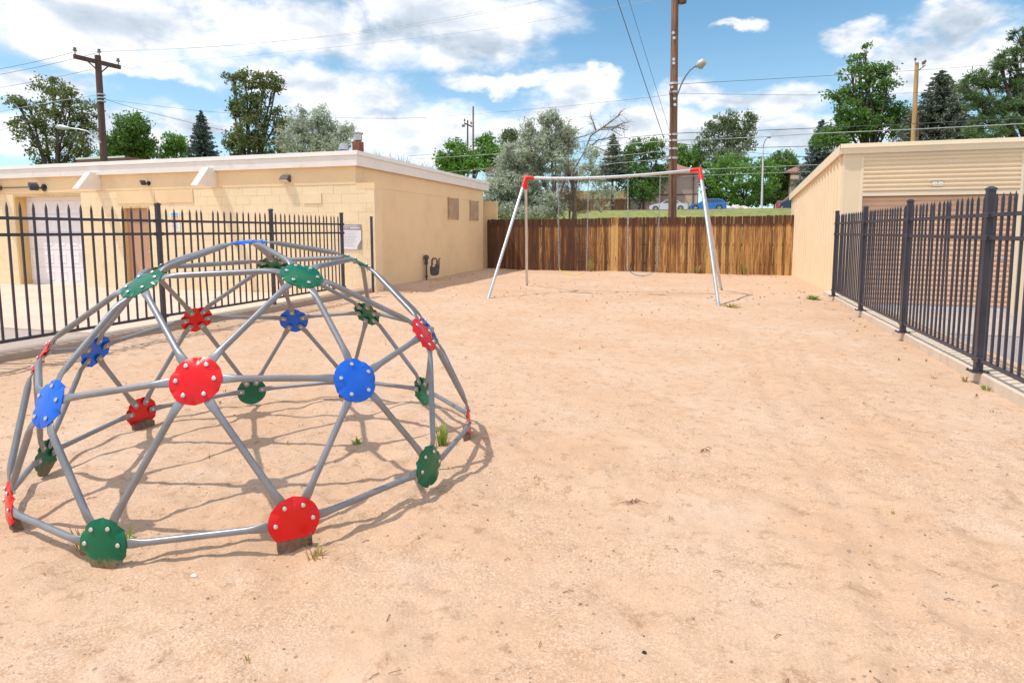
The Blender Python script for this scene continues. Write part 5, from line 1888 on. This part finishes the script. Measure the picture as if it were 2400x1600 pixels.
def tree(name, label, d, lobes_px, leaf, n, ll, lw, clump, per, base_px=None, bark='bark', seed=0, limbs=9, tr=0.16, hang=0.0, cat='tree', needle=False, depth=0.8, group=None):
    """lobes: (px, py, rx, ry[, weight]) of the crown as seen in the photograph at distance d"""
    g = np.random.default_rng(100 + seed)
    lobes = []
    k = d / FPX
    for q in lobes_px:
        c = at_d(q[0], q[1], d + g.uniform(-0.5, 0.5) * min(q[2], 60) * k)
        lobes.append((np.array(c), np.array([q[2] * k, q[2] * k * depth, q[3] * k]), q[4] if len(q) > 4 else 1.0))
    cx = base_px if base_px else sum(q[0] for q in lobes_px) / len(lobes_px)
    b = at_d(cx, 500, d)
    b.z = tz(b.x, b.y) - 0.05
    root = empty(name, b)
    tag(root, label, cat, group)
    off = np.array(b)
    pos, cl, rel, relc = crown_points(lobes, n, clump, per, g)
    if needle:
        ax = rel / np.maximum(np.linalg.norm(rel, axis=1, keepdims=True), 1e-6) + 0.35 * unit(n, g) + np.array([0, 0, 0.35])
    else:
        ax = unit(n, g) + 0.35 * relc / np.maximum(np.linalg.norm(relc, axis=1, keepdims=True), 1e-6) + np.array([0, 0, -hang])
    ax /= np.linalg.norm(ax, axis=1, keepdims=True)
    v, f = leaf_quads(pos - off, ax, ll, lw, g)
    link('crown', raw_mesh('crown', v, f, leaf), root)
    # trunk, limbs to the lobes, twigs to some clumps
    m = MB()
    topz = max(c[2] for c, r, s in lobes)
    ht = topz - b.z
    fork = Vector((b.x, b.y, b.z + ht * 0.30))
    m.tube([Vector((0, 0, -0.3)), Vector((g.normal() * 0.1, g.normal() * 0.1, ht * 0.15)), fork - b], [tr * 1.35, tr * 1.05, tr * 0.85], 9)
    order = sorted(lobes, key=lambda q: -q[2])[:limbs]
    for (c, r, s) in order:
        c = Vector(c)
        mid = fork.lerp(c, 0.55) + Vector((g.normal() * 0.25, g.normal() * 0.25, 0.12 * ht * 0.3))
        m.tube([fork - b, mid - b, c - b, c - b + Vector((g.normal() * 0.2, g.normal() * 0.2, r[2] * 0.7))], [tr * 0.62, tr * 0.40, tr * 0.18, tr * 0.06], 6)
        near = np.argsort(np.linalg.norm(cl - np.array(c), axis=1))[:9]
        for j in near:
            e = Vector(cl[j])
            m.tube([mid.lerp(c, g.uniform(0.2, 1.0)) - b, (c.lerp(e, 0.5) - b) + Vector((0, 0, 0.1)), e - b], [tr * 0.17, tr * 0.10, tr * 0.03], 4)
    m.build('trunk', bark, root, smooth=60)
    return root


def spruce(name, label, d, apex, base_y, halfw, leaf, n_br, seed, tops=1):
    g = np.random.default_rng(500 + seed)
    k = d / FPX
    top = at_d(apex[0], apex[1], d)
    b = Vector((top.x, top.y, tz(top.x, top.y) - 0.05))
    root = empty(name, b)
    tag(root, label, 'tree')
    z_low = at_d(apex[0], base_y, d).z
    H = top.z - z_low
    Rm = halfw * k
    off = np.array(b)
    P, A = [], []
    for i in range(n_br):
        t = g.uniform(0, 1) ** 0.72
        z = top.z - t * H
        r = Rm * (0.05 + 0.95 * t ** 0.86) * g.uniform(0.72, 1.12)
        an = g.uniform(0, 2 * math.pi)
        dx, dy = math.cos(an), math.sin(an)
        ns = max(5, int(r / 0.10))
        s = np.linspace(0.12, 1, ns)
        xs = dx * s * r
        ys = dy * s * r
        zs = z - 0.30 * r * s + 0.26 * r * s ** 2.5
        for rep in range(3):
            j = g.normal(size=(ns, 3)) * np.array([0.05, 0.05, 0.04]) * (0.6 + r * 0.6)
            P.append(np.stack([top.x + xs, top.y + ys, zs], 1) + j)
            a = np.tile(np.array([dx, dy, -0.25 + 0.3 * g.uniform()]), (ns, 1)) + g.normal(size=(ns, 3)) * 0.45
            A.append(a)
    P, A = np.concatenate(P), np.concatenate(A)
    A /= np.linalg.norm(A, axis=1, keepdims=True)
    v, f = leaf_quads(P - off, A, 0.30, 0.10, g)
    link('crown', raw_mesh('crown', v, f, leaf), root)
    MB().tube([Vector((0, 0, -0.3)), Vector((0, 0, (top.z - b.z) * 0.5)), Vector((0, 0, top.z - b.z))], [0.22, 0.13, 0.02], 8).build('trunk', 'bark', root, smooth=60)
    return root


# behind the flat roof on the left
tree('broadleaf_tree', 'large airy tree with dark limbs left of the crossarm pole', 52, [(120, 205, 40, 26), (150, 225, 38, 26), (70, 245, 45, 20), (165, 262, 40, 26), (40, 238, 24, 10), (105, 285, 52, 32), (195, 285, 34, 30), (70, 310, 36, 30), (160, 325, 52, 34), (205, 325, 26, 40), (110, 355, 52, 34), (180, 372, 44, 26), (30, 292, 14, 16), (210, 250, 18, 14)],
     'leaf_olive', 8200, 0.30, 0.13, 0.42, 30, 135, seed=1, limbs=12, tr=0.24)
tree('broadleaf_tree', 'round bright green tree just right of the crossarm pole', 60, [(305, 300, 36, 32), (285, 330, 36, 30), (335, 328, 32, 32), (262, 352, 22, 22), (310, 350, 50, 30), (350, 356, 18, 22), (325, 285, 20, 20)],
     'leaf_mid', 9500, 0.30, 0.15, 0.5, 40, seed=2)
tree('broadleaf_tree', 'small bright green tree between the round tree and the spruce', 62, [(398, 330, 16, 16), (418, 334, 20, 20), (390, 356, 18, 16), (425, 356, 24, 16), (405, 352, 24, 18)], 'leaf_bright', 3800, 0.27, 0.14, 0.4, 34, seed=3, limbs=4)
spruce('spruce_tree', 'small dark pointed spruce over the middle of the flat roof', 58, (470, 260), 385, 42, 'needle_blue', 330, 1)
tree('broadleaf_tree', 'tall narrow dark tree left of the silver tree', 50, [(575, 182, 26, 16), (545, 178, 22, 8), (620, 190, 34, 20), (648, 200, 18, 16), (590, 215, 42, 26), (640, 205, 18, 12), (575, 255, 36, 28), (600, 270, 34, 34), (545, 258, 18, 18), (650, 285, 18, 36), (585, 310, 44, 30), (560, 345, 36, 26), (620, 340, 46, 30), (540, 330, 18, 20)],
     'leaf_olive', 8200, 0.29, 0.13, 0.40, 30, 590, seed=4, limbs=12, tr=0.2)
tree('broadleaf_tree', 'dark thin tree showing between the tall tree and the silver tree', 58, [(655, 300, 12, 28), (662, 338, 16, 22), (668, 280, 8, 14)], 'leaf_olive', 1500, 0.28, 0.13, 0.38, 24, seed=5, limbs=3, tr=0.12)
tree('olive_tree', 'silvery round tree beside the chimney', 47, [(705, 275, 26, 26), (748, 272, 24, 26), (690, 305, 32, 26), (730, 308, 46, 30), (780, 312, 38, 28), (810, 322, 20, 24), (668, 330, 18, 22), (710, 338, 50, 26), (775, 342, 50, 24), (820, 305, 12, 18)],
     'leaf_silver', 15000, 0.26, 0.075, 0.34, 40, seed=6)
# centre
tree('broadleaf_tree', 'dark green tree group beyond the corner of the cream building', 60, [(1065, 352, 26, 24), (1042, 376, 22, 18), (1085, 378, 34, 24), (1135, 348, 28, 26), (1155, 372, 36, 28), (1118, 385, 36, 20), (1140, 330, 12, 12), (1060, 395, 40, 14)],
     'leaf_bright', 9500, 0.28, 0.17, 0.5, 38, seed=7)
tree('broadleaf_tree', 'small dark tree top right of the two far poles', 66, [(1194, 318, 16, 15), (1202, 335, 14, 16), (1185, 330, 12, 14)], 'leaf_greygreen', 2200, 0.27, 0.14, 0.4, 30, seed=8, limbs=3)
tree('olive_tree', 'large silver-leaved tree behind the wooden fence under the wires', 34,
     [(1285, 278, 18, 18), (1300, 305, 34, 26), (1315, 285, 16, 16), (1250, 320, 26, 24), (1238, 302, 14, 20), (1330, 312, 20, 20), (1215, 355, 40, 24), (1270, 350, 44, 28), (1320, 340, 30, 24), (1190, 380, 34, 22), (1240, 385, 50, 26), (1300, 380, 50, 30, 0.6),
      (1175, 425, 34, 24), (1215, 430, 46, 28), (1265, 430, 46, 34, 0.6), (1165, 460, 34, 26, 1.7), (1220, 468, 54, 28, 1.7), (1270, 478, 40, 24, 1.6), (1190, 492, 44, 18, 1.7), (1300, 490, 30, 16, 1.2), (1150, 485, 24, 22, 1.5), (1240, 500, 60, 14, 1.4), (1385, 358, 24, 16, 0.7), (1398, 375, 18, 12, 0.7), (1400, 440, 24, 28, 0.6), (1412, 478, 20, 20, 0.7), (1375, 410, 30, 22, 0.6), (1425, 455, 16, 20, 0.5)],
     'leaf_silver', 40000, 0.24, 0.060, 0.27, 52, 1300, 'bark_pale', seed=9, limbs=14, tr=0.11, hang=0.3)
tree('thicket', 'brown dry thicket of twigs below the silver tree behind the fence', 36, [(1330, 435, 34, 40), (1345, 400, 30, 24), (1310, 465, 32, 28), (1350, 470, 30, 24), (1165, 405, 24, 10), (1370, 485, 30, 14)],
     'leaf_dry', 5200, 0.34, 0.022, 0.30, 30, 1335, 'bark_pale', seed=10, limbs=6, tr=0.08, hang=0.6, cat='bush')


def bare_tree():
    g = np.random.default_rng(77)
    d = 35
    b = at_d(1350, 500, d)
    b.z = tz(b.x, b.y)
    root = empty('bare_tree', b)
    tag(root, 'leafless dead branches arching right of the silver tree', 'tree')
    m = MB()
    P = lambda px, py: at_d(px, py, d) - b
    m.tube([Vector((0, 0, -0.2)), P(1345, 440), P(1325, 385), P(1322, 345)], [0.15, 0.12, 0.09, 0.06], 8)
    stems = [[(1322, 360), (1335, 320), (1352, 308)], [(1330, 352), (1350, 325), (1378, 316), (1392, 312)], [(1376, 345), (1385, 318), (1405, 305), (1432, 305), (1455, 318)], [(1405, 305), (1428, 288), (1448, 270), (1460, 262)],
             [(1398, 306), (1392, 285), (1380, 272)], [(1372, 352), (1400, 328), (1432, 322), (1450, 335)], [(1372, 360), (1395, 345), (1415, 352), (1428, 375)], [(1345, 400), (1362, 372), (1374, 350)], [(1415, 300), (1440, 296), (1470, 305)],
             [(1432, 305), (1452, 290), (1474, 284)], [(1350, 430), (1335, 405), (1322, 420), (1318, 460)], [(1345, 420), (1352, 400), (1345, 440), (1330, 480)]]
    for s in stems:
        pts = [P(*q) + Vector((g.normal() * 0.05, g.normal() * 0.2, 0)) for q in s]
        n = len(pts)
        m.tube(pts, [0.050 - 0.036 * i / (n - 1) for i in range(n)], 5)
        for i in range(22):
            j = g.integers(0, n - 1)
            a = pts[j].lerp(pts[j + 1], g.uniform())
            dirn = (pts[-1] - pts[0]).normalized()
            e = a + (dirn * 0.6 + Vector(g.normal(size=3)) * 0.55).normalized() * g.uniform(0.25, 0.75)
            m.tube([a, a.lerp(e, 0.5) + Vector((0, 0, 0.04)), e], [0.013, 0.009, 0.004], 3)
    m.build('branches', 'bark_pale', root, smooth=60)


bare_tree()
spruce('spruce_tree', 'grey-brown spruce left of the tall utility pole', 80, (1437, 313), 420, 44, 'needle_brown', 300, 2)
tree('broadleaf_tree', 'dark green spreading tree in front of the pink house', 82, [(1500, 345, 30, 18), (1535, 345, 22, 20), (1470, 355, 18, 16), (1490, 378, 36, 24), (1540, 378, 30, 30), (1480, 408, 34, 22), (1525, 412, 38, 24), (1495, 440, 34, 20), (1530, 440, 24, 16), (1460, 430, 26, 20)],
     'leaf_mid', 10500, 0.34, 0.18, 0.55, 38, 1507, seed=11)
tree('conifer_bush', 'dark bushy evergreen low beside the pink house wall', 80, [(1505, 445, 22, 22), (1485, 450, 20, 18), (1515, 462, 18, 14)], 'leaf_mid', 2600, 0.30, 0.14, 0.4, 34, 1500, seed=12, limbs=3, cat='bush')
tree('broadleaf_tree', 'green tree just right of the tall utility pole', 100, [(1600, 355, 22, 18), (1630, 362, 24, 20), (1612, 380, 30, 18), (1645, 385, 24, 16)], 'leaf_bright', 4300, 0.40, 0.22, 0.6, 36, seed=13, limbs=4)
tree('broadleaf_tree', 'tall grey-green tree standing highest right of the tall utility pole', 98, [(1690, 288, 22, 22), (1712, 282, 20, 20), (1755, 280, 14, 20), (1665, 305, 22, 18), (1650, 325, 18, 16), (1705, 315, 36, 26), (1752, 312, 20, 22), (1660, 345, 26, 18), (1725, 345, 46, 26), (1690, 370, 44, 22)],
     'leaf_greygreen', 10500, 0.42, 0.19, 0.6, 36, 1712, seed=14)
tree('broadleaf_tree', 'broad bright green tree behind the blue hatchback', 86, [(1690, 385, 28, 20), (1735, 378, 34, 20), (1775, 395, 32, 26), (1680, 418, 36, 26), (1735, 415, 48, 30), (1790, 430, 34, 30), (1690, 450, 40, 22), (1745, 455, 46, 24), (1668, 440, 24, 22), (1715, 470, 30, 12)],
     'leaf_bright', 14500, 0.36, 0.18, 0.55, 40, 1742, seed=15)
tree('broadleaf_tree', 'green tree behind the white street lamp', 89, [(1815, 405, 24, 20), (1835, 420, 20, 22), (1815, 445, 30, 24), (1842, 440, 18, 18), (1800, 465, 24, 16), (1830, 462, 20, 14)], 'leaf_mid', 6800, 0.36, 0.18, 0.5, 38, 1815, seed=16, limbs=6)
tree('broadleaf_tree', 'far dark tree showing above the one behind the street lamp', 110, [(1832, 368, 22, 14), (1850, 380, 20, 12), (1815, 385, 22, 12), (1858, 392, 16, 10)], 'leaf_mid', 4200, 0.42, 0.22, 0.6, 36, seed=17, limbs=4)
tree('tall_bush', 'dark bushes under the bright green tree beside the blue hatchback', 90, [(1660, 462, 14, 18), (1672, 478, 16, 10), (1770, 472, 24, 12), (1740, 478, 18, 10)], 'leaf_mid', 2600, 0.34, 0.17, 0.5, 36, seed=18, limbs=3, cat='bush')
# right
spruce('spruce_tree', 'blue-grey spruce left of the tall tree over the storage roof', 60, (1926, 282), 430, 58, 'needle_blue', 430, 3)
tree('broadleaf_tree', 'tall open-topped green tree behind the storage roof', 50, [(2028, 122, 14, 18), (2010, 140, 18, 14), (2045, 160, 32, 18), (1995, 172, 26, 12), (2075, 175, 20, 22), (2080, 200, 22, 16), (2030, 195, 20, 20), (1960, 220, 24, 12), (2000, 215, 30, 20), (2035, 235, 40, 26), (1985, 258, 34, 26), (2070, 262, 36, 24), (2020, 285, 50, 28), (2110, 275, 30, 24), (2080, 305, 50, 24), (1985, 305, 50, 26), (2120, 310, 24, 22), (1950, 325, 40, 20)],
     'leaf_mid', 14500, 0.28, 0.14, 0.42, 34, 2030, seed=19, limbs=14, tr=0.2)
spruce('spruce_tree', 'broad grey-brown spruce right of the yellowish pole', 46, (2206, 165), 375, 112, 'needle_brown', 760, 4)
tree('pine_tree', 'big dark green pine at the right edge behind the storage roof', 38, [(2395, 85, 22, 24), (2378, 130, 30, 24), (2340, 150, 24, 18), (2300, 190, 36, 22), (2268, 205, 20, 16), (2365, 190, 40, 28), (2285, 235, 30, 20), (2335, 245, 46, 28), (2390, 250, 40, 34), (2305, 285, 40, 22), (2360, 300, 50, 28), (2440, 130, 40, 30), (2450, 200, 50, 30), (2460, 280, 60, 34), (2290, 315, 30, 16)],
     'needle_pine', 30000, 0.27, 0.050, 0.27, 120, 2420, seed=20, limbs=13, tr=0.25, needle=True)
tree('shrub', 'small pale shrub top peeping over the storage roof right of the spruce', 45, [(2285, 322, 22, 10), (2265, 328, 16, 8)], 'leaf_bright', 900, 0.24, 0.13, 0.3, 26, seed=21, limbs=2, cat='bush', tr=0.08)
# reeds of grass growing behind the cream roof's far edge
g_ = np.random.default_rng(5)
m = MB()
rb = at_d(985, 372, 30)
for i in range(70):
    px = g_.uniform(885, 1040)
    p = at_d(px, 372 + (px - 885) * 0.22, 30)
    e = p + Vector((g_.normal() * 0.2, g_.normal() * 0.2, g_.uniform(0.1, 0.5)))
    m.tube([p - Vector((0, 0, 4.0)) - rb, p - rb, e - rb], [0.02, 0.012, 0.004], 3)
o = m.build('tall_weeds', 'bark_pale')
o.location = rb
tag(o, 'thin dry stems peeping over the side edge of the cream roof', 'weeds', kind='stuff')


# ------------------------------------------------------------------ weeds, pebbles and twigs on the sand
def blades(m, x, y, z, n, h, spread, g, w=0.004):
    for _ in range(n):
        an = g.uniform(0, 2 * math.pi)
        r = g.uniform(0, spread * 0.4)
        lean = g.uniform(0.1, 0.9)
        hh = h * g.uniform(0.4, 1.1)
        bx, by = x + r * math.cos(an), y + r * math.sin(an)
        dx, dy = math.cos(an) * spread * lean, math.sin(an) * spread * lean
        sx, sy = -math.sin(an) * w, math.cos(an) * w
        m.add([(bx - sx, by - sy, z - 0.01), (bx + sx, by + sy, z - 0.01), (bx + dx * 0.45 + sx, by + dy * 0.45 + sy, z + hh * 0.65), (bx + dx * 0.45 - sx, by + dy * 0.45 - sy, z + hh * 0.65), (bx + dx, by + dy, z + hh)],
              [(0, 1, 2, 3), (3, 2, 4)])


def ground(px, py):
    r = ray(px, py)
    p = r * (-EYE / r.z)
    return p.x, p.y


gw = np.random.default_rng(21)
for (px, py, n, h, sp, mat, lab) in (
        (1036, 1052, 60, 0.16, 0.10, 'grass_green', 'fresh green grass tuft inside the dome beside the right green plate'),
        (838, 1040, 26, 0.05, 0.07, 'grass_green', 'low green weed on the sand in the middle of the dome'),
        (198, 1290, 22, 0.15, 0.07, 'grass_dry', 'yellow grass stems left of the muddy green plate in front'),
        (300, 1262, 18, 0.07, 0.07, 'grass_green', 'small weed right of the muddy green plate in front'),
        (742, 1305, 20, 0.08, 0.09, 'grass_dry', 'dry straw tuft beside the rusty foot under the front red plate'),
        (1905, 703, 70, 0.10, 0.22, 'grass_green', 'green grass patch at the far end of the low kerb'),
        (1384, 634, 45, 0.55, 0.20, 'grass_dry', 'yellow weed against the wooden fence right of the yellow swing'),
        (1635, 636, 30, 0.35, 0.18, 'grass_dry', 'yellow weed against the wooden fence left of the right swing legs'),
        (1744, 640, 40, 0.50, 0.20, 'grass_dry', 'yellow weed against the wooden fence right of the swing frame'),
        (2262, 893, 14, 0.07, 0.08, 'grass_dry', 'little dry weed on the sand beside the low kerb'),
        (2312, 913, 24, 0.06, 0.10, 'grass_green', 'little green weed growing at the foot of the low kerb'),
        (1712, 720, 40, 0.07, 0.30, 'grass_dry', 'sparse grass around the right front foot of the swing frame')):
    x, y = ground(px, py)
    if py < 650:
        y = 23.0 if px < 1700 else 22.9
        x = at_y(px, 620, y).x
    z = sz(x, y)
    m = MB()
    blades(m, 0, 0, 0, n, h, sp, gw, 0.004 if py > 800 else 0.012)
    o = m.build('grass_tuft', mat)
    o.location = (x, y, z)
    tag(o, lab, 'weed', 'weeds in the yard')
m = MB()
for _ in range(260):
    x, y = gw.uniform(-7.3, 2.6), 1.6 + 21 * gw.uniform() ** 1.2
    if gw.uniform() < 0.5:
        x = gw.choice([-7.4, 2.75]) + gw.normal() * 0.25
    if gw.uniform() < 0.25:
        x, y = gw.uniform(-6, 2.5), gw.uniform(12.5, 18)
    x = min(max(x, -7.4), 2.7)
    blades(m, x, y, float(sand_z(x, y)[0]), gw.integers(3, 9), gw.uniform(0.01, 0.04), gw.uniform(0.02, 0.06), gw, 0.002 + 0.0003 * y)
o = m.build('sparse_weeds', 'grass_dry')
tag(o, 'scattered thin dry weeds all over the sand', 'weeds', kind='stuff')

# pebbles, more of them close by
n = 9000
g = np.random.default_rng(31)
xs_ = g.uniform(-7.3, 2.6, n)
ys_ = 1.2 + 20 * g.uniform(size=n) ** 2.0
zs_ = sand_z(xs_, ys_)
rad = 0.0016 + 0.0065 * g.uniform(size=n) ** 6 + 0.00022 * ys_
octa = np.array([(1, 0, 0), (0, 1, 0), (-1, 0, 0), (0, -1, 0)], float)
vs = np.zeros((n, 8, 3))
ca, sa = np.cos(g.uniform(0, 6.3, n)), np.sin(g.uniform(0, 6.3, n))
for lev, (s, zz) in enumerate(((1.0, -0.3), (0.72, 0.55))):
    for j in range(4):
        ox, oy = octa[j][:2] * s
        k_ = g.uniform(0.7, 1.25, n)
        vs[:, lev * 4 + j, 0] = xs_ + rad * k_ * (ox * ca - oy * sa)
        vs[:, lev * 4 + j, 1] = ys_ + rad * k_ * (ox * sa + oy * ca)
        vs[:, lev * 4 + j, 2] = zs_ + rad * zz
base = (np.arange(n) * 8)[:, None]
fq = np.concatenate([base + np.array([[4, 5, 6, 7]])] + [base + np.array([[j, (j + 1) % 4, 4 + (j + 1) % 4, 4 + j]]) for j in range(4)])
o = link('pebbles', raw_mesh('pebbles', vs.reshape(-1, 3), fq, 'pebble'))
tag(o, 'small pebbles and crumbs scattered over the sand', 'pebbles', kind='stuff')
m = MB()
for _ in range(260):
    x, y = gw.uniform(-7, 2.5), 1.4 + 18 * gw.uniform() ** 1.8
    z = float(sand_z(x, y)[0]) + 0.004
    an = gw.uniform(0, 6.3)
    l = gw.uniform(0.012, 0.05)
    dx, dy = math.cos(an) * l, math.sin(an) * l
    m.tube([(x, y, z), (x + dx * 0.5, y + dy * 0.5 + gw.normal() * 0.004, z + 0.005), (x + dx, y + dy, z)], 0.0014 + 0.0002 * y, 3)
o = m.build('dry_litter', 'twig')
tag(o, 'thin dry twigs and needles littering the sand', 'litter', kind='stuff')
for (px, py, lab) in ((1480, 1178, 'nearer brownish twig cluster lying on the open sand'), (1652, 1056, 'farther brownish twig cluster lying on the open sand')):
    x, y = ground(px, py)
    z = float(sand_z(x, y)[0]) + 0.008
    m = MB()
    for _ in range(9):
        a, b = gw.normal(size=2) * 0.016, gw.normal(size=2) * 0.03
        m.tube([(a[0], a[1], 0), ((a[0] + b[0]) / 2, (a[1] + b[1]) / 2, 0.014), (b[0] + a[0], b[1] * 0.5 + a[1], 0.002)], 0.0022, 4)
    o = m.build('twig_cluster', 'twig')
    o.location = (x, y, z)
    tag(o, lab, 'twigs', 'reddish twigs on the sand')
for (px, py, s, mat, lab) in ((455, 1346, 0.014, 'white_stone', 'pale stone on the sand in front of the dome'), (1510, 1525, 0.010, 'tyre', 'small black pebble near the bottom edge of the sand')):
    x, y = ground(px, py)
    me = bpy.data.meshes.new('stone')
    bm = bmesh.new()
    bmesh.ops.create_icosphere(bm, subdivisions=2, radius=1)
    for v in bm.verts:
        v.co *= 0.8 + 0.4 * random.random()
        v.co = Vector((v.co.x * s, v.co.y * s * 0.8, v.co.z * s * 0.5))
    bm.to_mesh(me)
    bm.free()
    me.materials.append(MATS[mat])
    o = link('stone', me)
    o.location = (x, y, float(sand_z(x, y)[0]) + s * 0.2)
    tag(o, lab, 'stone')
